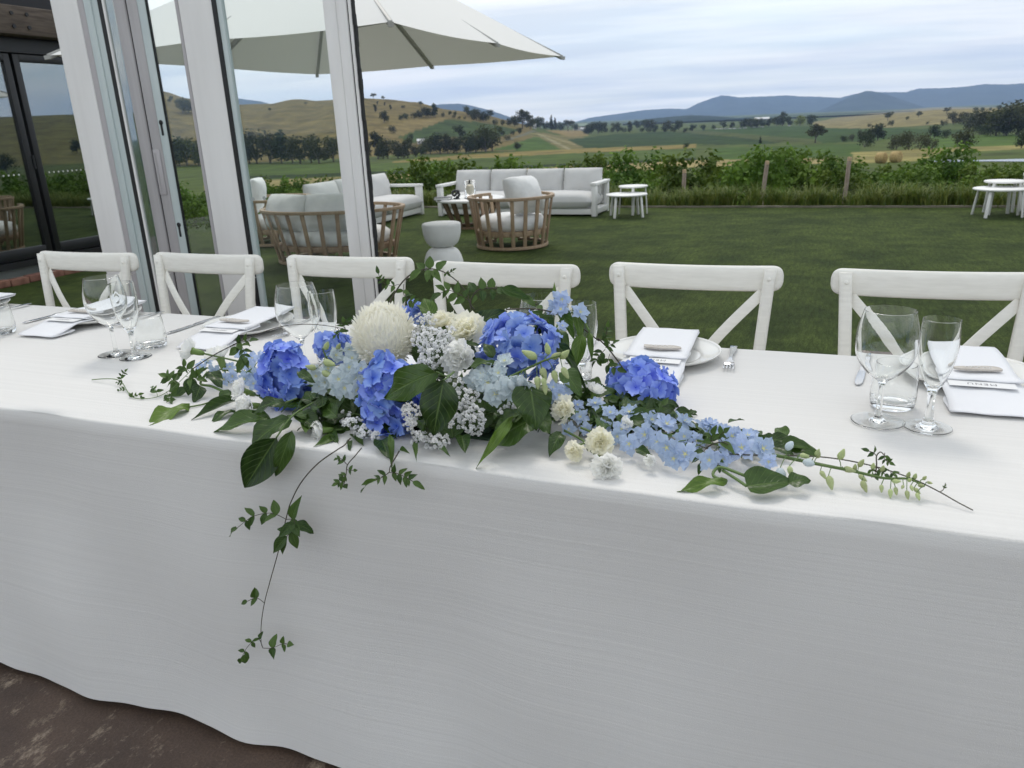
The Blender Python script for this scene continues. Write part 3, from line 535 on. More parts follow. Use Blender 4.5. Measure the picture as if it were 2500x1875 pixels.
bp = nn(t, 'ShaderNodeBump'); bp.inputs['Strength'].default_value = .9; bp.inputs['Distance'].default_value = .02; t.links.new(nb_.outputs['Fac'], bp.inputs['Height']); t.links.new(bp.outputs[0], b.inputs['Normal'])
g = G(); g.box((-9.4, 3.45, -.6), (9, 12.5, -.15)); tag(solid('lawn', g, lm), 'short dark green lawn', 'lawn', kind='structure')
g = G(); g.box((-9.4, 12.5, -.5), (9, 12.6, -.125)); tag(solid('lawn_edging', g, material('concrete edging', (.20, .18, .14, 1), .9, (.10, .10, .07, 1), 5)), 'low concrete kerb between lawn and border grass', 'kerb', kind='structure')
# stained brown concrete floor
fm = bpy.data.materials.new('stained concrete'); fm.use_nodes = True; t = fm.node_tree; b = t.nodes['Principled BSDF']; b.inputs['Roughness'].default_value = .62
tc = nn(t, 'ShaderNodeTexCoord')
def noise(sc, det, ro, stretch=None):
    n = nn(t, 'ShaderNodeTexNoise'); n.inputs['Scale'].default_value = sc; n.inputs['Detail'].default_value = det; n.inputs['Roughness'].default_value = ro
    if stretch:
        m_ = nn(t, 'ShaderNodeMapping'); m_.inputs['Scale'].default_value = stretch; m_.inputs['Rotation'].default_value = (0, 0, rad(30)); t.links.new(tc.outputs['Object'], m_.inputs[0]); t.links.new(m_.outputs[0], n.inputs['Vector'])
    else: t.links.new(tc.outputs['Object'], n.inputs['Vector'])
    return n
q1 = noise(2.2, 8, .62); q2 = noise(13, 10, .78, (1, .55, 1)); q3 = noise(160, 4, .6)
r1 = nn(t, 'ShaderNodeValToRGB'); r1.color_ramp.elements[0].position = .32; r1.color_ramp.elements[1].position = .7; r1.color_ramp.elements[0].color = S(58, 46, 40); r1.color_ramp.elements[1].color = S(98, 80, 68); t.links.new(q1.outputs['Fac'], r1.inputs[0])
r2 = nn(t, 'ShaderNodeValToRGB'); r2.color_ramp.elements[0].position = .545; r2.color_ramp.elements[1].position = .66; r2.color_ramp.elements[0].color = (0, 0, 0, 1); r2.color_ramp.elements[1].color = (.9, .9, .9, 1); t.links.new(q2.outputs['Fac'], r2.inputs[0])
mu = nn(t, 'ShaderNodeMix', data_type='RGBA'); t.links.new(r2.outputs[0], mu.inputs[0]); t.links.new(r1.outputs[0], mu.inputs[6]); mu.inputs[7].default_value = S(158, 142, 124)
r3 = nn(t, 'ShaderNodeMapRange'); r3.inputs['From Min'].default_value = .3; r3.inputs['From Max'].default_value = .7; r3.inputs['To Min'].default_value = .72; r3.inputs['To Max'].default_value = 1.25; t.links.new(q3.outputs['Fac'], r3.inputs[0])
m2 = nn(t, 'ShaderNodeMix', data_type='RGBA', blend_type='MULTIPLY'); m2.inputs[0].default_value = 1; t.links.new(mu.outputs[2], m2.inputs[6]); t.links.new(r3.outputs[0], m2.inputs[7]); t.links.new(m2.outputs[2], b.inputs['Base Color'])
bp = nn(t, 'ShaderNodeBump'); bp.inputs['Strength'].default_value = .35; bp.inputs['Distance'].default_value = .004; t.links.new(q3.outputs['Fac'], bp.inputs['Height']); t.links.new(bp.outputs[0], b.inputs['Normal'])
g = G(); g.box((-8.9, -9, -.6), (9, 3.45, 0)); tag(solid('patio_floor', g, fm), 'stained dark brown concrete floor', 'floor', kind='structure')

# ------------------------------------------------------------------ dark glazed building on the left
UW = -8.45
e = empty('glazed_building', (UW, 3, 0), 0, 'dark building with black framed bifold doors under a timber beam', 'building')
def bx_(name, lo, hi, m, parent=e, bevel=0): return part(name, G().box(lo, hi), m, parent, bevel=bevel)
bx_('wall', (-5, -2, 2.42), (-.06, 3.42, 4.2), M['dark_wall'])
bx_('back_wall', (-5.2, -2, -.2), (-5, 3.42, 4.2), M['dark_wall'])
bx_('side_wall', (-5, 3.45, -.2), (-.04, 3.58, 4.2), M['dark_wall'])
bx_('floor_slab', (-5, -2, -.3), (-.06, 3.42, .0), material('polished slab', (.34, .37, .36, 1), .25, (.28, .31, .30, 1), 3))
bx_('timber_beam', (.02, -2, 2.44), (.26, 4.45, 2.73), M['timber'], bevel=.012)
for k_, n_ in enumerate((2.42, 2.60)):
    for z_ in (2.52, 2.65): part('bolt', G().tube([(.26, n_, z_), (.275, n_, z_)], .02, 10), M['black_metal'], e)
bx_('door_head', (-.05, -2, 2.28), (.06, 3.42, 2.42), M['black_metal'])
bx_('door_sill', (-.06, -2, .0), (.08, 3.42, .07), M['black_metal'])
for i, n_ in enumerate((-1.0, .73, 1.62, 2.50)):
    d = empty('bifold_door', (0, n_, 0)); d.parent = e
    w_ = .84 if i else 1.6
    for lo, hi, nm in (((-.03, 0, .08), (.035, .075, 2.27), 'stile'), ((-.03, w_-.075, .08), (.035, w_, 2.27), 'stile'), ((-.03, .075, 2.19), (.035, w_-.075, 2.27), 'top_rail'), ((-.03, .075, .08), (.035, w_-.075, .2), 'bottom_rail')):
        part(nm, G().box(lo, hi), M['black_metal'], d, bevel=.004)
    part('pane', G().box((-.004, .075, .2), (.004, w_-.075, 2.19)), M['dark_pane'], d)
    part('hinge', G().tube([(.04, w_+.01, 1.05), (.04, w_+.01, 1.2)], .012, 8), M['black_metal'], d)
    for q in range(9): part('safety_dot', G().tube([(.006, .16+q*.062, 1.0), (.0075, .16+q*.062, 1.0)], .009, 10), M['white_ink'], d)
bx_('interior_bench', (-2.6, 0, .0), (-2.0, 3, .78), M['timber'])
brick_m = material('red brick', S(120, 84, 70), .9, S(150, 110, 92), 9, bump=.4, bscale=40, rnd=.15)
ed = empty('brick_edging', (UW+.2, 3, -.15), 0, 'single course of red bricks edging the lawn below the dark doors', 'edging')
me_b = G().box((-.05, -.105, 0), (.06, .105, .075)).mesh('brick', brick_m, bevel=.006)
for i in range(14): put('brick', me_b, ed, Matrix.Translation((rng.uniform(-.006, .006), .7+i*.222, rng.uniform(-.004, .004)))@Matrix.Rotation(rng.uniform(-.02, .02), 4, 'Z'))

# ------------------------------------------------------------------ white posts and the folded glass doors
ND = 2.0; HD = 2.55
def uu(x, n=ND): return float(on_depth(x, 0, n)[0])
def vbar(root, name, x0, x1, n0, n1, m, z0=0., z1=HD, bevel=.004):
    lo = (uu(x0, n0)-root.location.x, n0-root.location.y, z0); hi = (uu(x1, n0)-root.location.x, n1-root.location.y, z1)
    return part(name, G().box(lo, hi), m, root, bevel=bevel)
p1 = empty('white_post', (uu(121), ND, 0), 0, 'wide white timber post at the end of the folded glass doors', 'post')
vbar(p1, 'shaft', 121, 186, ND, ND+.06, M['door_white'])
vbar(p1, 'shade_grey_side', 186, 201, ND+.004, ND+.055, M['door_side'])  # grey strip in place of shade on the white post's side face
def pane_box(root, name, x0, x1, n0, m, z0=.1, z1=HD-.1):
    return part(name, G().box((uu(x0, n0)-root.location.x, n0-root.location.y-.004, z0), (uu(x1, n0)-root.location.x, n0-root.location.y+.004, z1)), m, root)
d1 = empty('folding_door', (uu(200), ND, 0), 0, 'narrow folded glass door panel squeezed beside the wide white post', 'door', 'folded glass doors')
vbar(d1, 'stile', 201.5, 219, ND+.006, ND+.05, M['door_pale'], bevel=.002); vbar(d1, 'stile_bead', 219.3, 236, ND+.012, ND+.05, M['door_pale'], bevel=.002)
vbar(d1, 'gasket', 236.2, 246.5, ND+.012, ND+.05, M['rubber'], bevel=.001); vbar(d1, 'bead', 246.8, 251.5, ND+.01, ND+.03, M['door_white'], bevel=.001)
pane_box(d1, 'pane', 251.5, 274, ND+.022, M['dark_pane'])
d2 = empty('folding_door', (uu(274), ND, 0), 0, 'grey folding door stile with recessed pull and keyhole plate', 'door', 'folded glass doors')
vbar(d2, 'stile', 273.5, 301, ND+.004, ND+.03, M['door_grey'], bevel=.008); vbar(d2, 'gasket', 301.3, 305.5, ND+.014, ND+.03, M['rubber'], bevel=.001); vbar(d2, 'stile', 306, 331.5, ND+.006, ND+.03, M['door_grey'], bevel=.005)
vbar(d2, 'lock_edge', 331.8, 351.5, ND+.010, ND+.03, M['door_pale'], bevel=.002); vbar(d2, 'gasket', 351.8, 354.5, ND+.014, ND+.03, M['rubber'], bevel=.001)
x_ = uu(318, ND+.006)
part('pull', G().box((x_-.026-d2.location.x, .001, 1.05), (x_+.018-d2.location.x, .0055, 1.27)), M['door_side'], d2, bevel=.002)
part('pull_recess', G().box((x_-.018-d2.location.x, -.0005, 1.065), (x_-.008-d2.location.x, .0008, 1.255)), M['door_grey'], d2)
for z_ in (1.395, .90):
    xk = uu(341, ND+.01)-d2.location.x; k_ = G(); k_.tube([(xk, .0075, z_), (xk, .0095, z_)], .012, 14); k_.box((xk-.006, .0075, z_-.055), (xk+.006, .0095, z_-.004)); k_.tube([(xk, .0075, z_-.055), (xk, .0095, z_-.055)], .0065, 10)
    part('keyhole', k_, M['rubber'], d2)
pane_box(d2, 'pane', 354.5, 424, ND+.022, M['pane'])
vbar(d2, 'bottom_rail', 355, 423.5, ND+.012, ND+.03, M['door_pale'], 0, .1); vbar(d2, 'top_rail', 355, 423.5, ND+.012, ND+.03, M['door_pale'], HD-.1, HD)
p2 = empty('white_post', (uu(424), ND, 0), 0, 'white post between the grey folded doors and the broad glass pane', 'post')
vbar(p2, 'shade_grey_side', 424.3, 433, ND+.010, ND+.05, M['door_side']); vbar(p2, 'shaft', 433.2, 514, ND, ND+.05, M['door_white'])  # first strip paints the post's darker side face, shade as grey colour
d3 = empty('folding_door', (uu(515), ND, 0), 0, 'broad clear glass door panel with white stile ending in a black seal', 'door', 'folded glass doors')
vbar(d3, 'gasket', 514.5, 525.5, ND+.002, ND+.04, M['rubber'], bevel=.001); vbar(d3, 'stile', 526, 539, ND+.006, ND+.03, M['door_pale'], bevel=.002)
pane_box(d3, 'pane', 539, 786, ND+.022, M['pane'])
vbar(d3, 'bottom_rail', 539.5, 785.5, ND+.01, ND+.03, M['door_pale'], 0, .12); vbar(d3, 'top_rail', 539.5, 785.5, ND+.01, ND+.03, M['door_pale'], HD-.12, HD)
vbar(d3, 'stile', 786, 818, ND+.006, ND+.03, M['door_white'], bevel=.004); vbar(d3, 'stile', 818.3, 843, ND+.001, ND+.03, M['door_white'], bevel=.002)
vbar(d3, 'gasket', 843.3, 847, ND+.01, ND+.03, M['rubber'], bevel=.001); vbar(d3, 'bead', 847.3, 855, ND+.004, ND+.028, M['door_white'], bevel=.002)
g = G()
for i in range(60): g.box((uu(855.5, ND)-d3.location.x, .003+.002*math.sin(i*2.1), i*HD/60), (uu(861, ND)-d3.location.x+.002*math.sin(i*1.3), .018, (i+1)*HD/60))
part('seal', g, M['rubber'], d3)
for x0, y0 in ((617, 486), (645, 484)):
    P = on_depth(x0, y0, ND+.016); part('safety_dot', G().tube([(P[0]-d3.location.x, .0155, P[2]), (P[0]-d3.location.x, .0175, P[2])], .0095, 16), material('frosted dot', (.35, .38, .37, 1), .7), d3)
hb = empty('door_header', (0, ND, HD), 0, 'white header beam and track above the folding doors', 'beam')
part('beam', G().box((uu(121)-.3, -.03, .002), (4.5, .2, .24)), M['door_white'], hb, bevel=.006)
part('track', G().box((uu(121), .03, -.02), (4.4, .09, 0)), M['door_grey'], hb)
pr_ = empty('white_post', (4.3, ND, 0), 0, 'white post at the open end of the folding doorway', 'post'); part('shaft', G().box((0, 0, 0), (.17, .13, HD)), M['door_white'], pr_, bevel=.004)

# ------------------------------------------------------------------ parasol
UC, NC, ZE = -4.29, 5.64, 1.985; HX, HY = 1.56, 1.84; ZL = -.15; APEX = ZE+.98
e = empty('parasol', (UC, NC, ZL), 0, 'large square white parasol over the lounge chairs', 'parasol')
ring = [(HX, -HY), (HX, 0), (HX, HY), (0, HY), (-HX, HY), (-HX, 0), (-HX, -HY), (0, -HY)]
za = APEX-ZL; ze = ZE-ZL
for i in range(8):
    (x0, y0), (x1, y1) = ring[i], ring[(i+1) % 8]; v = []; f = []; nn_ = 10
    for a in range(nn_+1):
        tA = .03+.97*a/nn_
        for b_ in range(nn_+1):
            tb = b_/nn_; X = (x0*(1-tb)+x1*tb)*tA; Y = (y0*(1-tb)+y1*tb)*tA
            sag = .05*tA*math.sin(math.pi*tb)*(tA)
            v.append((X*(1-.018*math.sin(math.pi*tb)*tA**6), Y*(1-.018*math.sin(math.pi*tb)*tA**6), za+(ze-za)*(tA**1.06)-sag*.25))
    for a in range(nn_):
        for b_ in range(nn_): f.append((a*(nn_+1)+b_, (a+1)*(nn_+1)+b_, (a+1)*(nn_+1)+b_+1, a*(nn_+1)+b_+1))
    put('canopy_panel', mesh('canopy_panel', v, f, M['canopy']), e)
rib_m = material('grey rib', (.42, .42, .40, 1), .5)
for x0, y0 in ring:
    g = G(); g.bar((x0*.03, y0*.03, za-.06), (x0, y0, ze-.012), .028, .045); part('rib', g, rib_m, e, bevel=.004)
    g = G(); g.bar((0, 0, za-.75), (x0*.5, y0*.5, za+(ze-za)*.5-.06), .02, .03); part('strut', g, rib_m, e)
    part('rib_tip', G().bar((x0*.992, y0*.992, ze-.012), (x0*1.012, y0*1.012, ze-.018), .034, .03), rib_m, e)
part('pole', G().tube([(0, 0, .06), (0, 0, za-.02)], .032, 16), M['white_metal'], e, True)
part('hub', G().tube([(0, 0, za-.82), (0, 0, za-.7)], .06, 16), rib_m, e, True); part('finial', G().lathe([(0, .06), (.03, .05), (.04, .0), (.05, -.03), (0, -.03)], 16, (0, 0, za)), M['white_metal'], e, True)
part('ground_sleeve', G().lathe([(.034, .09), (.05, .085), (.055, 0), (.034, 0)], 20, closed=True), M['door_grey'], e, True)

# ------------------------------------------------------------------ cushions and sofas
def cushion(sx, sy, sz, bulge=.25, n=14, pw=4., jit=0., seed=0):
    """soft box-ish pillow mesh centred at the origin"""
    rg_ = np.random.default_rng(seed); v = []; f = []
    q = np.sin(np.linspace(-1, 1, n)*math.pi/2)
    for sgn in (1, -1):
        b0 = len(v)
        for a in q:
            for b_ in q:
                T = ((1-abs(a)**pw)*(1-abs(b_)**pw))
                T = T**.38; pin = 1-.06*(abs(a)**2)*(1-abs(b_)**2)
                wr = jit*(math.sin(a*7+seed)*math.sin(b_*5+seed*2)+.6*math.sin(a*13-b_*9+seed))*T
                v.append((a*sx/2*(1-.05*(1-b_*b_)*0), b_*sy/2, sgn*sz/2*T*(1+bulge*(1-a*a)*(1-b_*b_))+wr))
        for i in range(n-1):
            for j in range(n-1):
                k_ = (b0+i*n+j, b0+(i+1)*n+j, b0+(i+1)*n+j+1, b0+i*n+j+1); f.append(k_ if sgn > 0 else k_[::-1])
    return v, f
def cush(name, root, size, loc, rx=0, ry=0, rz=0, m='cushion', **kw):
    v, f = cushion(*size, **kw); M_ = Matrix.Translation(loc)@Matrix.Rotation(rz, 4, 'Z')@Matrix.Rotation(ry, 4, 'Y')@Matrix.Rotation(rx, 4, 'X')
    return put(name, mesh(name, v, f, M[m]), root, M_)
def sofa(loc, rz, w, ns, label, backs):
    """front along local -y, w wide"""
    e = empty('garden_sofa', loc, rz, label, 'sofa', 'white framed garden sofas'); d = .86; h = .53; tk = .075
    for s_ in (0, 1):
        x0 = 0 if s_ == 0 else w-tk; arm = empty('arm', (x0, 0, 0)); arm.parent = e
        part('front_post', G().box((0, 0, 0), (tk, .12, h-.045)), M['white_metal'], arm, bevel=.006); part('rear_post', G().box((0, d-.09, 0), (tk, d, h-.045)), M['white_metal'], arm, bevel=.006)
        part('arm_rest', G().box((-.012, 0-.01, h-.045), (tk+.012, d+.005, h)), M['white_metal'], arm, bevel=.006); part('lower_rail', G().box((.005, .12, .03), (tk-.005, d-.09, .12)), M['white_metal'], arm, bevel=.004)
    part('base', G().box((tk, .03, .03), (w-tk, d-.02, .12)), M['white_metal'], e, bevel=.006)
    part('back_frame', G().box((tk, d-.06, .13), (w-tk, d-.01, .50)), M['white_metal'], e, bevel=.006)
    iw = (w-2*tk)/ns
    for i in range(ns): cush('seat_cushion', e, (iw-.005, .82, .26), (tk+iw*(i+.5), .38, .235), pw=8, bulge=.12, seed=i)
    bw = (w-2*tk)/backs
    for i in range(backs):
        hb_ = .46+rng.uniform(-.02, .02)
        cush('back_cushion', e, (bw-.012, hb_, .2), (tk+bw*(i+.5)+rng.uniform(-.006, .006), .66, .50), rx=rad(76+rng.uniform(-3, 3)), rz=rng.uniform(-.02, .02), pw=4.2, bulge=.35, jit=.010, seed=i+3)
    return e
sofa((-6.22, 11.2, -.15), 0, 2.83, 2, 'long white sofa with four pale grey back cushions before the vines', 4)
sofa((-6.66, 8.95, -.15), rad(90), 2.58, 2, 'white sofa with grey cushions half hidden by the door stile', 3)
sofa((2.62, 11.2, -.15), 0, 2.8, 2, 'white sofa just beyond the pair of nesting tables, mostly out of view', 4)

# ------------------------------------------------------------------ slatted teak tub chairs
def tub(loc, rz, rx_, ry_, label, arc=(200, 520), n=18, pillows=(), name='tub_chair'):
    """open side towards local +y"""
    e = empty(name, loc, rz, label, 'armchair', 'slatted teak lounge chairs'); H_ = .62
    a0, a1 = rad(arc[0]-90+0), rad(arc[1]-90)
    def P(a, z): k_ = .82+.18*(z/H_); return (rx_*k_*math.cos(a), ry_*k_*math.sin(a), z)
    A_ = np.linspace(a0, a1, 40)
    def hoop(name, z, w, t_):
        v = []; f = []
        for a in A_:
            for dr, dz in ((-w/2, -t_/2), (w/2, -t_/2), (w/2, t_/2), (-w/2, t_/2)):
                x, y, _ = P(a, z); L = math.hypot(x, y); v.append((x*(1+dr/L), y*(1+dr/L), z+dz))
        for i in range(len(A_)-1):
            for k_ in range(4): f.append((i*4+k_, (i+1)*4+k_, (i+1)*4+(k_+1) % 4, i*4+(k_+1) % 4))
        f += [(0, 1, 2, 3), tuple(len(v)-4+k_ for k_ in (3, 2, 1, 0))]
        part(name, G().add(v, f), M['teak'], e, bevel=.003)
    hoop('top_rail', H_, .05, .035); hoop('bottom_rail', .03, .045, .035)
    v = []; f = []
    for k_, a in enumerate(np.linspace(a0, a1, n)):
        g = G(); p, q = P(a, .047), P(a, H_-.0175); g.bar(p, q, .046, .024, up=(math.cos(a), math.sin(a), 0)); part('slat', g, M['teak'], e, bevel=.004)
    g = G()
    for a in A_:
        x, y, _ = P(a, .2)
    seat = [P(a, .2) for a in np.linspace(a0, a1, 26)]
    g.add([(x*.96, y*.96, .17) for x, y, z in seat]+[(x*.96, y*.96, .23) for x, y, z in seat], [tuple(range(26))[::-1], tuple(range(26, 52))]+[(i, (i+1) % 26, 26+(i+1) % 26, 26+i) for i in range(26)])
    part('seat_frame', g, M['teak'], e, bevel=.004)
    v = []; f = []; m_ = 36; rings = [(.0, .40), (.55, .405), (.84, .39), (.92, .35), (.93, .29), (.88, .235), (0, .235)]
    for rr, z in rings:
        for k_ in range(m_): a = 2*math.pi*k_/m_; v.append((rx_*.86*rr*math.cos(a), ry_*.88*rr*math.sin(a), z))
    for i in range(len(rings)-1):
        for k_ in range(m_): f.append((i*m_+k_, i*m_+(k_+1) % m_, (i+1)*m_+(k_+1) % m_, (i+1)*m_+k_))
    put('seat_cushion', mesh('seat_cushion', v, f, M['pillow']), e)
    for (sz, lc, rx2, rz2, sd_, pl) in pillows:
        v, f = cushion(*sz, pw=3.2, bulge=.45, jit=.012, seed=sd_)
        o = put('throw_pillow', mesh('throw_pillow', v, f, M['pillow'])); o.matrix_world = Matrix.Translation(loc)@Matrix.Rotation(rz, 4, 'Z')@Matrix.Translation(lc)@Matrix.Rotation(rz2, 4, 'Z')@Matrix.Rotation(rx2, 4, 'X')
        tag(o, pl, 'pillow', 'white throw pillows on the teak chairs')
    return e
tub((-3.62, 8.08, -.15), rad(32), .52, .52, 'slatted teak tub chair with one white pillow on the open lawn', pillows=[((.46, .46, .27), (.13, -.17, .64), rad(62), rad(30), 3, 'plump white pillow tilted in the teak tub chair on the open lawn')])
tub((-5.35, 6.75, -.15), rad(8), .86, .56, 'wide slatted teak love seat with white pillows behind the glass pane', n=24, pillows=[((.75, .42, .22), (.18, -.28, .60), rad(72), 0, 5, 'long white pillow across the back of the teak love seat'), ((.6, .42, .22), (-.48, -.22, .60), rad(70), rad(-22), 6, 'white pillow in the corner of the love seat beside the white post')], name='love_seat')
tub((-7.15, 8.0, -.15), rad(-58), .52, .52, 'slatted teak tub chair with pillow, behind the love seat', pillows=[((.5, .5, .2), (0, -.25, .66), rad(72), rad(-6), 8, 'square white pillow standing in the tub chair behind the love seat')])
# coffee table
e = empty('coffee_table', (-4.98, 9.85, -.15), 0, 'round white topped coffee table on a tapering slatted wood base', 'table')
part('table_top', G().lathe([(0, .40), (.50, .40), (.52, .405), (.52, .43), (.51, .44), (0, .44)], 40), M['white_metal'], e, True)
dk = material('brown stained wood', (.16, .10, .06, 1), .6, (.22, .15, .09, 1), 9, stretch=(5, 5, 1))
for i in range(14):
    a = 2*math.pi*i/14; part('slat', G().bar((.27*math.cos(a), .27*math.sin(a), .02), (.43*math.cos(a), .43*math.sin(a), .40), .07, .02, up=(math.cos(a), math.sin(a), 0)), dk, e, bevel=.003)
part('foot_ring', G().lathe([(.22, 0), (.3, 0), (.3, .03), (.22, .03)], 32, closed=True), dk, e)
zt_ = .29
e = empty('candle_lantern', (-4.93, 9.75, zt_), 0, 'glass hurricane lantern holding a cream candle on the coffee table', 'lantern')
part('glass_cylinder', G().lathe([(.085, .01), (.085, .26), (.08, .26), (.08, .01)], 28, closed=True), M['glass'], e, True); part('candle', G().lathe([(0, .012), (.06, .012), (.062, .17), (.05, .175), (0, .16)], 20), M['candle'], e, True); part('base', G().lathe([(0, 0), (.095, 0), (.095, .01), (0, .01)], 24), M['black_metal'], e)
e = empty('ornament', (-5.10, 9.62, zt_), 0, 'small black sculpted ornament beside the lantern', 'ornament')
part('base', G().lathe([(0, 0), (.05, 0), (.045, .02), (0, .02)], 16), M['black_metal'], e); part('knot', G().tube(spline([(0, 0, .02), (.05, 0, .06), (0, .03, .12), (-.06, 0, .10), (-.02, -.02, .05), (.05, 0, .13)], 24), .018, 8), M['black_metal'], e, True)
e = empty('book', (-5.27, 9.52, zt_), rad(8), 'dark covered book lying flat on the coffee table', 'book')
part('cover', G().box((-.12, -.09, 0), (.12, .09, .006)).box((-.12, -.09, .036), (.12, .09, .042)).box((-.12, -.09, .006), (-.114, .09, .036)), material('book cover', (.07, .07, .08, 1), .5), e); part('pages', G().box((-.113, -.085, .0065), (.115, .085, .0355)), M['card'], e)
# hourglass stool
e = empty('hourglass_stool', (-3.765, 6.40, -.15), 0, 'white hourglass shaped garden stool on the lawn', 'stool')
prof = [(0, .505), (.19, .505), (.203, .498), (.207, .485)]+[(.207*math.sqrt(max(0, 1-((.47-z)/.225)**2.4))+.055*((.47-z)/.225)**3, z) for z in np.linspace(.46, .262, 12)]
part('bowl_top', G().lathe(prof+[(.06, .255)], 40), M['ceramic'], e, True)
part('bowl_base', G().lathe([(.06, .255)]+[(.215*math.sqrt(max(0, 1-((z-.03)/.225)**2.2))+.06*((z-.03)/.225)**3, z) for z in np.linspace(.25, .04, 12)]+[(.21, .0), (0, 0)], 40), M['ceramic'], e, True)
# nesting tables
def nest(loc, r, h, label):
    e = empty('side_table', loc, rng.uniform(0, 1.5), label, 'table', 'round white nesting tables')
    part('table_top', G().lathe([(0, h-.025), (r-.01, h-.025), (r, h-.02), (r, h-.005), (r-.006, h), (0, h)], 40), M['white_metal'], e, True)
    for k_ in range(4):
        a = k_*math.pi/2+.4; part('leg', G().bar((r*.97*math.cos(a), r*.97*math.sin(a), 0), (r*.84*math.cos(a), r*.84*math.sin(a), h-.025), .04, .022, up=(math.cos(a), math.sin(a), 0)), M['white_metal'], e, bevel=.004)
nest((-2.90, 11.25, -.15), .325, .355, 'larger round white nesting table beside the long sofa')
nest((-2.88, 11.62, -.15), .235, .45, 'smaller round white nesting table behind its larger twin, beside the long sofa')
nest((2.25, 11.45, -.15), .335, .38, 'larger round white nesting table standing before the border grass alone')
nest((2.34, 11.72, -.15), .26, .455, 'smaller taller white nesting table paired with the one near the border grass')
# ------------------------------------------------------------------ banquet table and its cloth
TU0, TU1, TW, ZT = -4.3, 2.15, .868, .757
cm = bpy.data.materials.new('white tablecloth'); cm.use_nodes = True; t = cm.node_tree; b = t.nodes['Principled BSDF']; b.inputs['Roughness'].default_value = .8; b.inputs['Specular IOR Level'].default_value = .25; b.inputs['Sheen Weight'].default_value = .15
tc = nn(t, 'ShaderNodeTexCoord')
def cn(stretch, sc, det=3):
    m_ = nn(t, 'ShaderNodeMapping'); m_.inputs['Scale'].default_value = stretch; t.links.new(tc.outputs['UV'], m_.inputs[0]); n = nn(t, 'ShaderNodeTexNoise'); n.inputs['Scale'].default_value = sc; n.inputs['Detail'].default_value = det; t.links.new(m_.outputs[0], n.inputs['Vector']); return n.outputs['Fac']
slub = cn((.9, 210, 1), 1.0, 4); weave = cn((620, 620, 1), 1.0, 2); crease = cn((.5, 26, 1), 1.0, 2); vert = cn((260, 3, 1), 1.0, 3)
r_ = nn(t, 'ShaderNodeMapRange'); r_.inputs['From Min'].default_value = .3; r_.inputs['From Max'].default_value = .7; r_.inputs['To Min'].default_value = .95; r_.inputs['To Max'].default_value = 1.015; t.links.new(slub, r_.inputs[0])
cr_ = nn(t, 'ShaderNodeValToRGB'); e0, e1 = cr_.color_ramp.elements; e0.position = .645; e0.color = (0, 0, 0, 1); e1.position = .70; e1.color = (1, 1, 1, 1); t.links.new(crease, cr_.inputs[0])
mc = nn(t, 'ShaderNodeMix', data_type='RGBA', blend_type='MULTIPLY'); mc.inputs[0].default_value = 1; mc.inputs[6].default_value = (.785, .775, .755, 1); t.links.new(r_.outputs[0], mc.inputs[7]); t.links.new(mc.outputs[2], b.inputs['Base Color'])
b1 = nn(t, 'ShaderNodeBump'); b1.inputs['Strength'].default_value = .9; b1.inputs['Distance'].default_value = .0008; t.links.new(weave, b1.inputs['Height'])
b2 = nn(t, 'ShaderNodeBump'); b2.inputs['Strength'].default_value = .42; b2.inputs['Distance'].default_value = .0012; t.links.new(slub, b2.inputs['Height']); t.links.new(b1.outputs[0], b2.inputs['Normal'])
b3 = nn(t, 'ShaderNodeBump'); b3.inputs['Strength'].default_value = .25; b3.inputs['Distance'].default_value = .0006; t.links.new(cr_.outputs[0], b3.inputs['Height']); t.links.new(b2.outputs[0], b3.inputs['Normal'])
b4 = nn(t, 'ShaderNodeBump'); b4.inputs['Strength'].default_value = .3; b4.inputs['Distance'].default_value = .0006; t.links.new(vert, b4.inputs['Height']); t.links.new(b3.outputs[0], b4.inputs['Normal'])
t.links.new(b4.outputs[0], b.inputs['Normal'])
trn = nn(t, 'ShaderNodeBsdfTranslucent'); trn.inputs[0].default_value = (.7, .7, .7, 1); ms = nn(t, 'ShaderNodeMixShader'); ms.inputs[0].default_value = .12
t.links.new(b.outputs[0], ms.inputs[1]); t.links.new(trn.outputs[0], ms.inputs[2]); t.links.new(ms.outputs[0], t.nodes['Material Output'].inputs[0])
def fold(u, k, side):
    """outward billow of the hanging cloth; k = 0 at the table edge, 1 at the hem"""
    w = .010*math.sin(u*15.3+.6)+.0085*math.sin(u*9.1+2.2+side)+.006*math.sin(u*27+1+side*2)+.004*math.sin(u*41+3)
    big = .016*math.exp(-((u+1.62)/.16)**2)+.012*math.exp(-((u+1.12)/.11)**2)-.006*math.exp(-((u+1.38)/.1)**2)
    soft = .009*math.sin(u*4.7+k*3.3+side)*math.sin(k*3.1)+.006*math.sin(u*8.9-k*4.+1.)*math.sin(k*3.1)+.0025*math.sin(u*17+k*5.)*math.sin(k*3.1)
    return .006*k+.016*k*k+(w*.45+big*.7)*k**1.9+soft
def hem(u, side): return .024+.005*math.sin(u*8.3+side)+.003*math.sin(u*19+1)
R0 = .007
prof = []
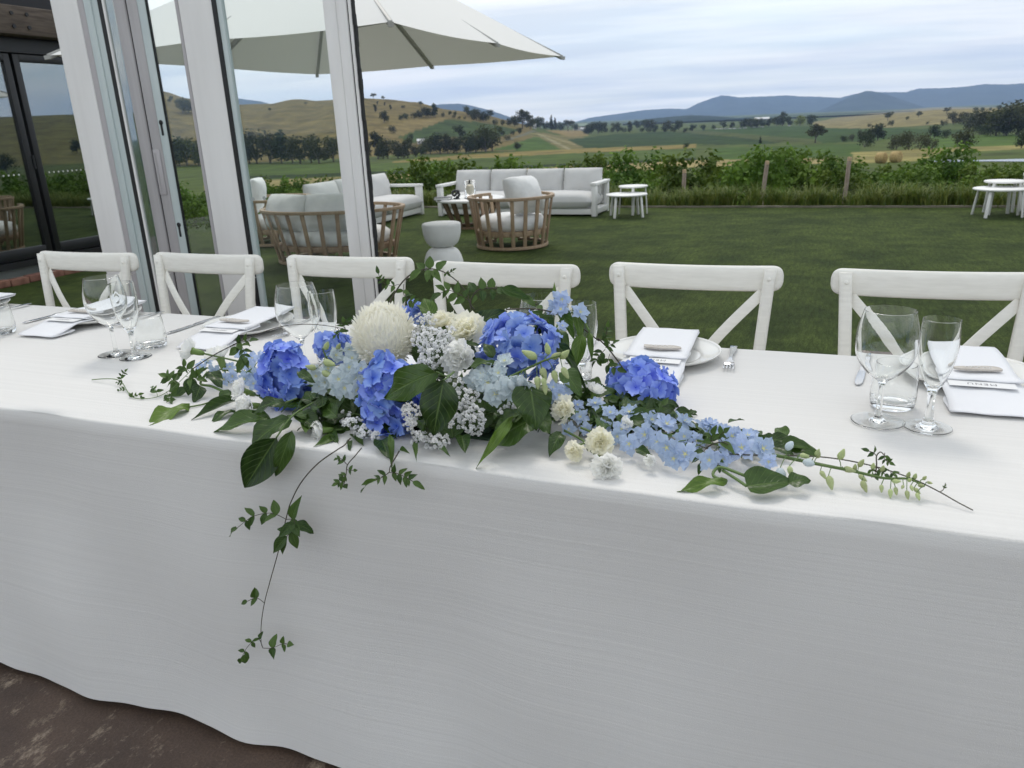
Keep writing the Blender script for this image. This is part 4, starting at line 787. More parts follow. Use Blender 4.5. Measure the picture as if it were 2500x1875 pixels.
def cloth_section(u):
    pts = []; ed = .0025*math.sin(u*7.1)+.0015*math.sin(u*19)
    NV = 34
    for i in range(NV):                                     # far side, from hem up
        k = 1-i/NV; zh = hem(u, 2.); z = zh+(ZT-R0-zh)*(1-k); pts.append((TW+R0*.2+fold(u, k, 2.), z))
    for a in (30, 60): pts.append((TW-R0+R0*math.cos(rad(a)), ZT-R0+R0*math.sin(rad(a))))
    for i in range(24): y = TW-R0-(TW-2*R0)*i/23; pts.append((y, ZT+.0008*math.sin(u*6+y*9)+.0006*math.sin(u*2.3-y*17)))
    for a in (120, 150): pts.append((R0+R0*math.cos(rad(a))+ed, ZT-R0+R0*math.sin(rad(a))))
    for i in range(1, NV+1):
        k = i/NV; zh = hem(u, 0.); z = ZT-R0-(ZT-R0-zh)*k; pts.append((ed*(1-k)-fold(u, k, 0.), z))
    return pts
us = np.arange(TU0, TU1+.001, .0175); v = []; f = []; uvs = []
for u in us:
    c_ = cloth_section(u); s_ = 0; o_ = None
    for p in c_:
        if o_ is not None: s_ += .0217
        v.append((u, p[0], p[1])); uvs.append((u, s_)); o_ = p
n_ = len(c_)
for i in range(len(us)-1):
    for j in range(n_-1): f.append((i*n_+j, i*n_+j+1, (i+1)*n_+j+1, (i+1)*n_+j))
for end, sgn in ((TU0, -1), (TU1, 1)):                      # ends hang down too
    b0 = len(v); ys = np.linspace(0, TW, 24)
    for k in np.linspace(0, 1, 16):
        for y in ys: v.append((end+sgn*(.002+.03*k*k+.012*k*math.sin(y*22)), y, ZT-.003-(ZT-.03)*k)); uvs.append((y, k*.75))
    for i in range(15):
        for j in range(23): f.append((b0+i*24+j, b0+i*24+j+1, b0+(i+1)*24+j+1, b0+(i+1)*24+j))
me = mesh('tablecloth', v, f, cm, uv=uvs)
tag(put('tablecloth', me), 'long white woven tablecloth hanging almost to the floor', 'tablecloth')
e = empty('banquet_table', (0, 0, 0), 0, 'long trestle banquet table hidden under the white cloth', 'table')
part('table_top', G().box((TU0+.02, .012, .715), (TU1-.02, TW-.012, .7515)), M['teak'], e)
for u in (TU0+.4, TU0+2.2, TU0+2.6, TU1-1.9, TU1-.4):
    for y in (.12, TW-.12): part('leg', G().tube([(u, y, 0), (u, y, .715)], .018, 8), M['black_metal'], e)

# ------------------------------------------------------------------ cross-back chairs
def stadium_rail():
    g = G(); L = .2625; hh_ = .0375; th = .0145; n = 30; sec = []
    xs = [-L+hh_*(1-math.cos(a)) for a in np.linspace(.05, math.pi/2, 10)]+list(np.linspace(-L+hh_, L-hh_, 25))[1:-1]+[L-hh_*(1-math.cos(a)) for a in np.linspace(math.pi/2, .05, 10)]
    v = []; f = []; m_ = 12
    for x in xs:
        e_ = max(0, abs(x)-(L-hh_))/hh_; hz_ = hh_*max(1-e_**2.7, .02)**(1/2.7); yc = -.025*(1-(x/L)**2)+.012
        tt = th*math.sqrt(max(1-e_**4, .05))
        for k in range(m_):
            a = 2*math.pi*(k+.5)/m_; c_, s_ = math.cos(a), math.sin(a)
            v.append((x, yc+tt*math.copysign(abs(c_)**.45, c_), hz_*math.copysign(abs(s_)**.5, s_)))
    for i in range(len(xs)-1):
        for k in range(m_): f.append((i*m_+k, i*m_+(k+1) % m_, (i+1)*m_+(k+1) % m_, (i+1)*m_+k))
    f += [tuple(range(m_))[::-1], tuple((len(xs)-1)*m_+k for k in range(m_))]
    return g.add(v, f)
def make_chair():
    """sitter faces -y (the table); origin on the floor below the back rail"""
    e = empty('cross_back_chair'); zt = .895; W_ = M['white_wood']
    o = part('back_rail', stadium_rail(), W_, e, True); o.location = (0, 0, zt-.0375)
    for s_ in (-1, 1):
        top = (s_*.226, -.012, zt-.008); mid = (s_*.200, -.055, .47); bot = (s_*.205, .02, 0)
        pts = spline([bot, (s_*.2, -.05, .25), mid, (s_*.212, -.035, .68), top], 22); g = G(); v = []; f = []
        for i, p in enumerate(pts):
            w_ = .018; d_ = .0125
            for k in range(8):
                a = 2*math.pi*(k+.5)/8; c_, q_ = math.cos(a), math.sin(a); v.append((p[0]+w_*math.copysign(abs(c_)**.55, c_), p[1]+d_*math.copysign(abs(q_)**.55, q_), p[2]))
        for i in range(len(pts)-1):
            for k in range(8): f.append((i*8+k, i*8+(k+1) % 8, (i+1)*8+(k+1) % 8, (i+1)*8+k))
        f += [tuple(range(8))[::-1], tuple((len(pts)-1)*8+k for k in range(8))]
        part('back_leg', g.add(v, f), W_, e, True)
        r_ = part('rivet', G().lathe([(0, .0045), (.004, .004), (.0062, .0012), (.0065, -.004)], 14), W_, e, True); r_.matrix_local = Matrix.Translation((s_*.223, -.0262, zt-.034))@Matrix.Rotation(rad(90), 4, 'X')
        part('front_leg', G().tube([(s_*.19, -.47, 0), (s_*.195, -.44, .43)], [.015, .019], 10), W_, e, True)
        # curved cross slat from under the rail to the opposite side of the seat
        off = .008*s_; q = spline([(s_*.214, .006, .822), (s_*.196, -.016, .806), (s_*.10, -.055+off, .700), (0, -.07+off, .568), (-s_*.05, -.068+off, .510), (-s_*.09, -.06, .462)], 18)
        g = G(); v = []; f = []
        for i, p in enumerate(q):
            d = Vector(q[min(i+1, 17)]-q[max(i-1, 0)]).normalized(); x_ = d.cross(Vector((0, 1, 0))).normalized()
            for a_, b_ in ((-1, -1), (1, -1), (1, 1), (-1, 1)): v.append(Vector(p)+x_*a_*.0155+Vector((0, b_*.0035, 0)))
        for i in range(17):
            for k in range(4): f.append((i*4+k, i*4+(k+1) % 4, (i+1)*4+(k+1) % 4, (i+1)*4+k))
        part('cross_slat', g.add(v, f), W_, e, bevel=.002)
    g = G(); v = [(x_, y_) for x_, y_ in ((-.20, -.07), (.20, -.07), (.215, -.3), (.19, -.48), (-.19, -.48), (-.215, -.3))]
    g.add([(x, y, .43) for x, y in v]+[(x, y, .46) for x, y in v], [tuple(range(6))[::-1], tuple(range(6, 12))]+[(i, (i+1) % 6, 6+(i+1) % 6, 6+i) for i in range(6)]); part('seat', g, W_, e, bevel=.008)
    for z_ in (.2,): part('stretcher', G().tube([(-.195, -.46, z_), (.195, -.46, z_)], .01, 8), W_, e, True)
    return e
CH = [(-2.79, 1.21, .02), (-2.20, 1.245, -.015), (-1.575, 1.265, .02), (-.955, 1.215, -.01), (-.352, 1.275, .0), (.302, 1.27, .025)]
CL = ['before the wide white door post', 'before the second white post and grey folded doors', 'before the broad glass door pane', 'behind the white chrysanthemum and below the hourglass stool', 'behind the plate next to the lone blue hydrangea', 'behind the wine glass and flute that stand clear of the flowers']
proto = make_chair()
for i, (u, n, rz) in enumerate(CH):
    o = proto if i == 0 else copy_tree(proto); o.location = (u, n, 0); o.rotation_euler = (0, 0, rz)
    tag(o, 'white cross-back wooden chair '+CL[i], 'chair', 'cross-back chairs along the far side of the table')

# ------------------------------------------------------------------ place settings
def lathe_mesh(name, prof, m, seg=48):
    me_ = G().lathe(prof, seg).mesh(name, m, True); bm = bmesh.new(); bm.from_mesh(me_); bmesh.ops.remove_doubles(bm, verts=bm.verts, dist=1e-6); bmesh.ops.recalc_face_normals(bm, faces=bm.faces); bm.to_mesh(me_); bm.free()
    me_.polygons.foreach_set('use_smooth', [True]*len(me_.polygons)); me_.set_sharp_from_angle(angle=rad(38)); return me_
def fillet(P, n): return [tuple(p) for p in spline([(a, 0, b) for a, b in P], n)[:, [0, 2]]]
wine_out = fillet([(.0465, .0002), (.0463, .0012), (.030, .0020), (.013, .0042), (.0062, .014), (.0052, .045), (.0058, .072), (.011, .082), (.030, .097), (.0475, .122), (.0535, .148), (.0515, .180), (.0435, .215)], 60)
wine_in = fillet([(.0428, .2154), (.0507, .180), (.0523, .148), (.0462, .1225), (.0285, .099), (.010, .0855), (.0, .0845)], 34)
flute_out = fillet([(.0405, .0002), (.0402, .0013), (.026, .0024), (.014, .006), (.0085, .018), (.0065, .05), (.0085, .072), (.016, .085), (.0265, .115), (.0325, .150), (.0325, .178), (.0305, .205)], 56)
flute_in = fillet([(.0299, .2054), (.0317, .178), (.0312, .150), (.0252, .116), (.0145, .088), (.006, .08), (.0, .079)], 30)
tumb_out = fillet([(.030, .0), (.0375, .001), (.041, .008), (.0425, .03), (.0405, .065), (.0375, .088)], 30)
tumb_in = fillet([(.0365, .0885), (.0393, .065), (.0412, .03), (.039, .017), (.030, .0125), (.0, .012)], 26)
ME_W = lathe_mesh('wine_glass', [(0, .0003), (.03, .0003), (.0445, .0002)]+wine_out+wine_in, M['glass'], 56)
ME_F = lathe_mesh('champagne_flute', [(0, .0003), (.03, .0003), (.039, .0002)]+flute_out+flute_in, M['glass'], 56)
ME_T = lathe_mesh('tumbler', [(0, .003), (.022, .002)]+tumb_out+tumb_in, M['glass'], 56)
ME_P = lathe_mesh('plate', fillet([(0, .004), (.085, .004), (.094, .008), (.128, .0145), (.1345, .0185), (.137, .0215)], 30)+fillet([(.1365, .0225), (.132, .0212), (.126, .0178), (.098, .0118), (.088, .0082), (.083, .0072), (0, .0072)], 30)+[(0, .0072)], M['porcelain'], 72)
def sheet(pts, w, th, jit, m, name, seed=0, nx=10, skew=0.):
    """folded cloth strip: pts = (y,z) path, width w in x"""
    P = spline([(0, a, b_) for a, b_ in pts], max(26, len(pts)*6)); v = []; f = []; n = len(P)
    for i, p in enumerate(P):
        tg = P[min(i+1, n-1)]-P[max(i-1, 0)]; nr_ = np.array([0, -tg[2], tg[1]]); nr_ /= np.linalg.norm(nr_)+1e-9
        for k in range(nx+1):
            x = (k/nx-.5)*w*(1+.02*math.sin(i*.4+seed)); wv = jit*math.sin(k*1.1+i*.35+seed)
            for s_ in (0, 1): q = p+nr_*(th*s_+wv); v.append((x+skew*p[1], q[1], q[2]))
    W2 = 2*(nx+1)
    for i in range(n-1):
        for k in range(nx):
            a = i*W2+2*k; f += [(a, a+W2, a+W2+2, a+2), (a+1, a+3, a+W2+3, a+W2+1)]
        f += [(i*W2, i*W2+1, (i+1)*W2+1, (i+1)*W2), (i*W2+2*nx, (i+1)*W2+2*nx, (i+1)*W2+2*nx+1, i*W2+2*nx+1)]
    for i in (0, n-1):
        for k in range(nx): a = i*W2+2*k; f.append((a, a+2, a+3, a+1) if i == 0 else (a, a+1, a+3, a+2))
    return mesh(name, v, f, m)
tx = bpy.data.curves.new('menu_text', 'FONT'); tx.body = 'MENU'; tx.size = .017; tx.align_x = 'CENTER'; tx.space_character = 1.25
to_ = bpy.data.objects.new('menu_tmp', tx); COL.objects.link(to_); bpy.context.view_layer.update(); ME_TXT = bpy.data.meshes.new_from_object(to_.evaluated_get(bpy.context.evaluated_depsgraph_get())); ME_TXT.name = 'menu_lettering'; ME_TXT.materials.clear(); ME_TXT.materials.append(M['ink']); bpy.data.objects.remove(to_)
def tag_mesh(seed):
    v = []; f = []; n = 36
    for z in (0, .004):
        for k in range(n):
            a = 2*math.pi*k/n; r_ = 1+.08*math.sin(2*a+seed)+.05*math.sin(3*a+seed*2); x = .048*math.copysign(abs(math.cos(a))**.8, math.cos(a))*r_; y = .0125*math.copysign(abs(math.sin(a))**.8, math.sin(a))*(1+.14*math.sin(3*a+seed)); v.append((x, y+.004*math.cos(x*60+seed), z))
    f = [tuple(range(n))[::-1], tuple(range(n, 2*n))]+[(k, (k+1) % n, n+(k+1) % n, n+k) for k in range(n)]
    return mesh('stone_tag', v, f, M['stone_tag'], smooth=False)
def script_mesh(seed):
    g = G(); x = -.026; pts = []
    for k in range(26): pts.append((x+k*.002, .0045*math.sin(k*1.15+seed)*(1 if k % 5 else 1.5), .0046))
    g.tube(spline(pts, 90), .0006, 4); return g.mesh('handwriting', M['white_ink'], True)
def fork_mesh():
    g = G(); prof = [(-.095, .0085), (-.07, .0085), (-.03, .005), (.02, .0035), (.045, .006), (.058, .0115), (.066, .0125)]; v = []; f = []
    def zz_(y): return .004+.006*math.exp(-((y-.03)/.03)**2)-(.004 if y > .06 else 0)
    for y, w in prof:
        for s_ in (-1, 1):
            for d in (0, .0018): v.append((s_*w, y, zz_(y)+d))
    for i in range(len(prof)-1):
        a = i*4; f += [(a, a+4, a+6, a+2), (a+1, a+3, a+7, a+5), (a, a+1, a+5, a+4), (a+2, a+6, a+7, a+3)]
    f += [(0, 2, 3, 1)]; g.add(v, f)
    for k in range(4):
        x = (-1.5+k)*.0072; g.bar((x, .064, .0045), (x, .104, .0075), .0036, .0018)
    return g.mesh('fork', M['steel'], bevel=.0006)
def knife_mesh():
    g = G(); out = [(-.11, .006), (-.06, .0075), (-.01, .006), (.0, .0065), (.012, .0085), (.06, .0095), (.095, .0085), (.108, .004)]; v = []; f = []
    for y, w in out:
        tk = .004 if y < 0 else .0018
        v += [(-w, y, .0015), (w*.8, y, .0015), (w*.8, y, .0015+tk), (-w, y, .0015+tk)]
    for i in range(len(out)-1):
        for k in range(4): f.append((i*4+k, i*4+(k+1) % 4, (i+1)*4+(k+1) % 4, (i+1)*4+k))
    f += [(3, 2, 1, 0), tuple(len(v)-4+k for k in range(4))]
    return g.add(v, f).mesh('knife', M['steel'], bevel=.0006)
FK, KN = fork_mesh(), knife_mesh()
ZC = ZT+.0022
PU = [-2.85, -2.215, -1.60, -.975, -.335, .325]
ORD = ['first', 'second', 'third', 'fourth', 'fifth', 'sixth']
for i, u in enumerate(PU):
    rg = np.random.default_rng(60+i); wh = 'at the %s place from the dark glazed building' % ORD[i]; pn = .735+rg.uniform(-.006, .006)
    tag(put('dinner_plate', ME_P, loc=(u, pn, ZC)), 'white rimmed dinner plate '+wh, 'plate', 'dinner plates')
    a = rg.uniform(-.04, .05)
    # napkin: path runs from the plate's far rim, over itself, down to the cloth
    path = [(.055, .027), (.128, .029), (.135, .033), (.128, .037), (.02, .0355), (-.075, .034), (-.102, .0365), (-.112, .033), (-.10, .0295), (-.04, .0265), (-.09, .0255), (-.135, .0255), (-.175, .018), (-.222, .009), (-.234, .0062), (-.226, .0025), (-.175, .0025), (-.155, .006)]
    e = empty('napkin', (u+.0+rg.uniform(-.006, .006), pn, ZC), a, 'folded white linen napkin on the plate '+wh, 'napkin', 'folded napkins')
    put('folded_cloth', sheet(path, .146, .0032, .0008, M['linen'], 'folded_cloth', i, skew=rg.uniform(-.06, .06)), e)
    c_ = empty('menu_card', (u, pn, ZC), a, 'white menu card under the napkin fold '+wh, 'menu', 'menu cards')
    v = [(-.06, -.145, .0295), (.06, -.145, .0295), (.06, -.03, .030), (-.06, -.03, .030)]; put('card', mesh('card', v+[(p[0], p[1], p[2]+.0005) for p in v], [(3, 2, 1, 0), (4, 5, 6, 7), (0, 1, 5, 4), (1, 2, 6, 5), (2, 3, 7, 6), (3, 0, 4, 7)], M['card'], smooth=False), c_)
    put('lettering', ME_TXT, c_, Matrix.Translation((0, -.122, .0303))@Matrix.Rotation(math.pi, 4, 'Z'))
    s_ = empty('name_stone', (u+rg.uniform(-.004, .004), pn-.055, ZC+.0392), a+rg.uniform(-.06, .06), 'beige engraved name stone on the napkin '+wh, 'name tag', 'name stones')
    put('stone', tag_mesh(i), s_); put('handwriting', script_mesh(i), s_)
    o = put('fork', FK, loc=(u+.158, .765, ZC)); o.rotation_euler = (0, 0, math.pi+rg.uniform(-.06, .04)); tag(o, 'steel fork beside the plate '+wh, 'fork', 'forks')
    o = put('knife', KN, loc=(u-.212+(.0 if i else .02), .735, ZC)); o.rotation_euler = (0, 0, math.pi-.08+rg.uniform(-.04, .04)); tag(o, 'steel knife beside the plate '+wh, 'knife', 'knives')
    for nm, me_, du, n_, lb in (('wine_glass', ME_W, -.195, .42, 'empty stemmed wine glass'), ('champagne_flute', ME_F, -.112, .41, 'empty champagne flute'), ('water_tumbler', ME_T, -.165, .512, 'empty low water tumbler')):
        if i == 2 and nm == 'water_tumbler': du, n_ = -.145, .505
        j_ = (rg.uniform(-.006, .006), rg.uniform(-.006, .006))
        if i == 5: j_ = (0, 0)
        o = put(nm, me_, loc=(u+du+j_[0], n_+j_[1], ZC)); tag(o, lb+' '+wh, 'glass', nm.replace('_', ' ')+'s on the table')
# ------------------------------------------------------------------ the flowers on the table
def leaf_material(name, c1, c2, vein, rough=.38):
    m = bpy.data.materials.new(name); m.use_nodes = True; t = m.node_tree; b = t.nodes['Principled BSDF']; b.inputs['Roughness'].default_value = rough; b.inputs['Specular IOR Level'].default_value = .4
    tc = nn(t, 'ShaderNodeTexCoord'); sp = nn(t, 'ShaderNodeSeparateXYZ'); t.links.new(tc.outputs['UV'], sp.inputs[0])
    ab = nn(t, 'ShaderNodeMath', operation='ABSOLUTE'); t.links.new(sp.outputs[0], ab.inputs[0])
    mid = nn(t, 'ShaderNodeMapRange'); mid.inputs['From Min'].default_value = .02; mid.inputs['From Max'].default_value = .07; mid.inputs['To Min'].default_value = 1; mid.inputs['To Max'].default_value = 0; t.links.new(ab.outputs[0], mid.inputs[0])
    sk = nn(t, 'ShaderNodeMath', operation='MULTIPLY_ADD'); sk.inputs[1].default_value = -.32; t.links.new(ab.outputs[0], sk.inputs[0]); t.links.new(sp.outputs[1], sk.inputs[2])
    fr = nn(t, 'ShaderNodeMath', operation='MULTIPLY'); fr.inputs[1].default_value = 7.; t.links.new(sk.outputs[0], fr.inputs[0])
    pp = nn(t, 'ShaderNodeMath', operation='FRACT'); t.links.new(fr.outputs[0], pp.inputs[0]); sb = nn(t, 'ShaderNodeMath', operation='SUBTRACT'); sb.inputs[1].default_value = .5; t.links.new(pp.outputs[0], sb.inputs[0]); a2 = nn(t, 'ShaderNodeMath', operation='ABSOLUTE'); t.links.new(sb.outputs[0], a2.inputs[0])
    sv = nn(t, 'ShaderNodeMapRange'); sv.inputs['From Min'].default_value = .02; sv.inputs['From Max'].default_value = .09; sv.inputs['To Min'].default_value = .55; sv.inputs['To Max'].default_value = 0; t.links.new(a2.outputs[0], sv.inputs[0])
    mxv = nn(t, 'ShaderNodeMath', operation='MAXIMUM'); t.links.new(mid.outputs[0], mxv.inputs[0]); t.links.new(sv.outputs[0], mxv.inputs[1])
    nz = nn(t, 'ShaderNodeTexNoise'); nz.inputs['Scale'].default_value = 3.; nz.inputs['Detail'].default_value = 4; t.links.new(tc.outputs['UV'], nz.inputs['Vector'])
    oi = nn(t, 'ShaderNodeObjectInfo'); ad = nn(t, 'ShaderNodeMath', operation='MULTIPLY_ADD'); ad.inputs[1].default_value = .55; t.links.new(oi.outputs['Random'], ad.inputs[0]); t.links.new(nz.outputs['Fac'], ad.inputs[2])
    rp = nn(t, 'ShaderNodeValToRGB'); rp.color_ramp.elements[0].position = .4; rp.color_ramp.elements[1].position = 1.0; rp.color_ramp.elements[0].color = c1; rp.color_ramp.elements[1].color = c2; t.links.new(ad.outputs[0], rp.inputs[0])
    mx_ = nn(t, 'ShaderNodeMix', data_type='RGBA'); mf = nn(t, 'ShaderNodeMath', operation='MULTIPLY'); mf.inputs[1].default_value = .6; t.links.new(mxv.outputs[0], mf.inputs[0]); t.links.new(mf.outputs[0], mx_.inputs[0]); t.links.new(rp.outputs[0], mx_.inputs[6]); mx_.inputs[7].default_value = vein; t.links.new(mx_.outputs[2], b.inputs['Base Color'])
    bp = nn(t, 'ShaderNodeBump'); bp.inputs['Strength'].default_value = .35; bp.inputs['Distance'].default_value = .02; bp.invert = True; t.links.new(mxv.outputs[0], bp.inputs['Height']); t.links.new(bp.outputs[0], b.inputs['Normal'])
    tr = nn(t, 'ShaderNodeBsdfTranslucent'); t.links.new(mx_.outputs[2], tr.inputs[0]); ms = nn(t, 'ShaderNodeMixShader'); ms.inputs[0].default_value = .22; t.links.new(b.outputs[0], ms.inputs[1]); t.links.new(tr.outputs[0], ms.inputs[2]); t.links.new(ms.outputs[0], t.nodes['Material Output'].inputs[0])
    return m
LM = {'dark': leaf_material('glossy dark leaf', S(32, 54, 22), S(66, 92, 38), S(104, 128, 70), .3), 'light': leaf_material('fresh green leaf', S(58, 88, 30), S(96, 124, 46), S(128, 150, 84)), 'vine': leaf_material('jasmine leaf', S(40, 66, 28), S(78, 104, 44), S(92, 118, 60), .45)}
def leaf_mesh(shape, mt, curl=0., fold_=.12, wave=0., name='leaf'):
    """unit leaf: width 1 (x), length 1 (y), normal +z"""
    nx, ny = 6, 12; v = []; f = []; uv = []
    for j in range(ny+1):
        s_ = j/ny
        if shape == 'ovate': w = 1.0*(math.sin(math.pi*s_**.72)**.85) if 0 < s_ < 1 else 0
        elif shape == 'heart': w = (1.02*math.sin(math.pi*min(1, (s_+.10)/1.1)**.62)**.8) if s_ < 1 else 0
        elif shape == 'lance': w = math.sin(math.pi*s_**.6)**1.1 if 0 < s_ < 1 else 0
        else: w = math.sin(math.pi*s_**.85)**.7 if 0 < s_ < 1 else 0
        w = max(w, .012)
        for i in range(nx+1):
            t_ = -1+2*i/nx
            z = fold_*abs(t_)**1.3*w*.5-curl*(s_-.3)**2+(curl*.09)+wave*.06*math.sin(s_*11+t_*2)*abs(t_)
            v.append((t_*w*.5, s_, z)); uv.append((t_, s_))
    for j in range(ny):
        for i in range(nx): a = j*(nx+1)+i; f.append((a, a+1, a+nx+2, a+nx+1))
    return mesh(name, v, f, LM[mt], uv=uv)
LEAF = {}
def leafm(shape, mt, var=0):
    k = (shape, mt, var)
    if k not in LEAF: LEAF[k] = leaf_mesh(shape, mt, [.18, .42, .08, .6][var % 4], [.2, .08, .34, .14][var % 4], [.6, 1.3, .3, 1.][var % 4])
    return LEAF[k]
toward = lambda p: Vector(CAM)-Vector(p)
def green(name, c, rough=.5): return material(name, S(*c), rough, rnd=.1)
STEM = green('green stem', (84, 108, 52)); DSTEM = green('brown vine stem', (58, 52, 36)); CALYX = green('calyx', (104, 128, 62))
def K4(x, y): return 200+x/2.765, 600+y/2.765
def K5(x, y): return 700+x/2.765, 600+y/2.765
def K6(x, y): return 1200+x/2.765, 700+y/2.765
def K7(x, y): return 1800+x/2.514, 640+y/2.514
def K8(x, y): return x/2.011, 1050+y/2.011
def P3(K, x, y, n): return on_depth(*K(x, y), n)
def mm(K, wpx, p): return wpx/{K4: 2.765, K5: 2.765, K6: 2.765, K7: 2.514, K8: 2.011}[K]*float((np.asarray(p)-CAM)@_F)/FOC
def above(p, lift=.004):
    """keep a point above the cloth when it is over the table"""
    q = np.array(p, float)
    if q[1] > -.005 and q[2] < ZT+lift: q[2] = ZT+lift
    return q
def sprig(name, label, K, leaves, stem=None, stem_r=.0018, cat='foliage', group=None, mt='dark'):
    """leaves: (bx,by,bn, tx,ty,tn, width_px, shape, mt, up) ; up 0 = lying flat, 1 = facing the viewer"""
    pts = [P3(K, q[0], q[1], q[2]) for q in leaves]; root = above(pts[0]); e = empty(name, root, 0, label, cat, group); cen = np.mean(pts, axis=0)
    for i, q in enumerate(leaves):
        a = above(P3(K, q[0], q[1], q[2])); b_ = above(P3(K, q[3], q[4], q[5])); w = mm(K, q[6], a); up = q[9] if len(q) > 9 else .5
        nrm = toward(a).normalized()*up+Vector((0, 0, 1))*(1-up)+Vector(rng.normal(size=3))*.08
        L = float(np.linalg.norm(b_-a)); put('leaf', leafm(q[7], q[8] if len(q) > 8 else mt, i+len(leaves)), e, rel(frame(a, b_-a, nrm, w, L, L), root))
    if stem:
        st = [above(P3(K, *s_)) for s_ in stem]
        put('stem', G().tube([tuple(p-root) for p in spline(st, 16)], stem_r, 6).mesh('stem', STEM, True), e)
    return e
# --- broad leaves
sprig('leaf_sprig', 'single broad green leaf lying over the cloth edge beside the vine tail', K4, [(735, 1122, .12, 402, 1272, .0, 150, 'ovate', 'light', .2)], [(735, 1122, .12), (850, 1100, .15), (950, 1080, .2)])
sprig('leaf_sprig', 'cluster of four large dark leaves drooping over the front of the cloth', K4, [(1270, 1160, .06, 888, 1348, .02, 165, 'ovate', 'dark', .35), (1405, 1165, .04, 1062, 1388, -.02, 190, 'ovate', 'dark', .5), (1312, 1296, -.015, 1093, 1638, -.05, 240, 'ovate', 'dark', .95), (1415, 1248, -.015, 1300, 1578, -.05, 125, 'ovate', 'dark', .9)], [(1312, 1296, -.015), (1420, 1150, .03), (1560, 1060, .1)])
sprig('leaf_sprig', 'pair of narrow dark leaves lying flat beside the left white carnations', K4, [(1045, 1045, .16, 748, 1232, .06, 95, 'lance', 'dark', .3), (1040, 1140, .12, 830, 1205, .05, 75, 'lance', 'dark', .2)], [(1045, 1045, .16), (1120, 1060, .18)])
sprig('leaf_sprig', 'horizontal dark leaf below the tall blue hydrangea', K4, [(1372, 1060, .06, 1125, 1098, .05, 115, 'ovate', 'dark', .55)], [(1372, 1060, .06), (1450, 1030, .1)])
sprig('leaf_sprig', 'hanging ivy leaves under the arching jasmine vine', K4, [(800, 945, .19, 782, 1175, .15, 92, 'heart', 'dark', .8), (690, 975, .19, 598, 1112, .16, 66, 'lance', 'vine', .7), (745, 890, .2, 715, 1020, .18, 90, 'ovate', 'vine', .7), (660, 930, .2, 590, 1020, .19, 80, 'ovate', 'vine', .6), (860, 850, .22, 945, 940, .2, 100, 'ovate', 'dark', .6)], [(1010, 1010, .2), (880, 950, .2), (800, 930, .2), (850, 850, .22)], .003)
sprig('leaf_sprig', 'short dark leaves tucked between the carnations and the hydrangea', K4, [(1010, 985, .18, 895, 1075, .16, 80, 'ovate', 'dark', .4), (1620, 1020, .12, 1632, 1155, .09, 90, 'lance', 'dark', .7), (1460, 850, .12, 1560, 910, .1, 70, 'ovate', 'dark', .7)])
sprig('leaf_sprig', 'broad upper ivy leaf spread across the middle hydrangea', K5, [(1012, 852, .045, 618, 1024, .03, 235, 'ovate', 'dark', .85)], [(1012, 852, .045), (1080, 880, .08), (1130, 850, .15)])
sprig('leaf_sprig', 'broad ivy leaf hanging before the lower gypsophila', K5, [(1060, 908, .04, 985, 1290, .005, 262, 'ovate', 'dark', .95)], [(1060, 908, .04), (1110, 870, .08), (1130, 850, .15)])
sprig('leaf_sprig', 'dark pointed leaf standing up behind the round blue hydrangea', K5, [(1252, 556, .30, 1475, 425, .33, 130, 'ovate', 'dark', .6), (985, 490, .33, 925, 345, .36, 120, 'ovate', 'light', .8), (1330, 520, .33, 1380, 440, .36, 80, 'ovate', 'dark', .6)], [(1252, 556, .3), (1180, 640, .25)])
sprig('leaf_sprig', 'heart shaped dark ivy leaf below the pale delphinium buds', K5, [(1640, 945, .10, 1690, 1235, .06, 265, 'heart', 'dark', .9)], [(1640, 945, .1), (1600, 900, .15)])
sprig('leaf_sprig', 'large shadowed leaf resting on the cloth below the ivy', K5, [(1668, 1170, .12, 1345, 1345, .05, 230, 'ovate', 'dark', .45)], [(1668, 1170, .12), (1720, 1120, .15)])
sprig('leaf_sprig', 'long pale green curved blade hanging over the table edge', K5, [(1525, 1160, .09, 1285, 1482, .0, 78, 'lance', 'light', .7)], [(1525, 1160, .09), (1600, 1130, .13)])
sprig('leaf_sprig', 'drooping bright strap leaves beside the half hidden wine glass', K5, [(1845, 430, .36, 1945, 640, .32, 85, 'lance', 'light', .8), (1950, 450, .37, 1995, 650, .33, 75, 'lance', 'light', .8), (1995, 600, .33, 1945, 845, .30, 105, 'lance', 'light', .85), (2045, 580, .34, 2062, 785, .31, 45, 'lance', 'light', .8), (1735, 470, .35, 1810, 650, .31, 95, 'lance', 'vine', .7), (1810, 360, .36, 1805, 240, .37, 28, 'lance', 'light', .9)], [(1780, 650, .26), (1850, 500, .34), (1960, 450, .37), (2045, 580, .34)], .0022)
sprig('leaf_sprig', 'dark strap leaf and shaded ivy leaf on the far side of the flowers', K5, [(1805, 645, .28, 2028, 938, .22, 75, 'lance', 'dark', .6), (1880, 845, .22, 1990, 1012, .19, 130, 'heart', 'dark', .6), (1830, 560, .3, 1920, 760, .27, 80, 'lance', 'dark', .6)])
sprig('leaf_sprig', 'small leaves around the ruffled white carnation', K5, [(1395, 755, .17, 1330, 648, .18, 80, 'ovate', 'dark', .8), (1165, 670, .2, 1300, 665, .2, 50, 'ovate', 'dark', .4), (1235, 815, .15, 1410, 770, .15, 70, 'ovate', 'dark', .5)])
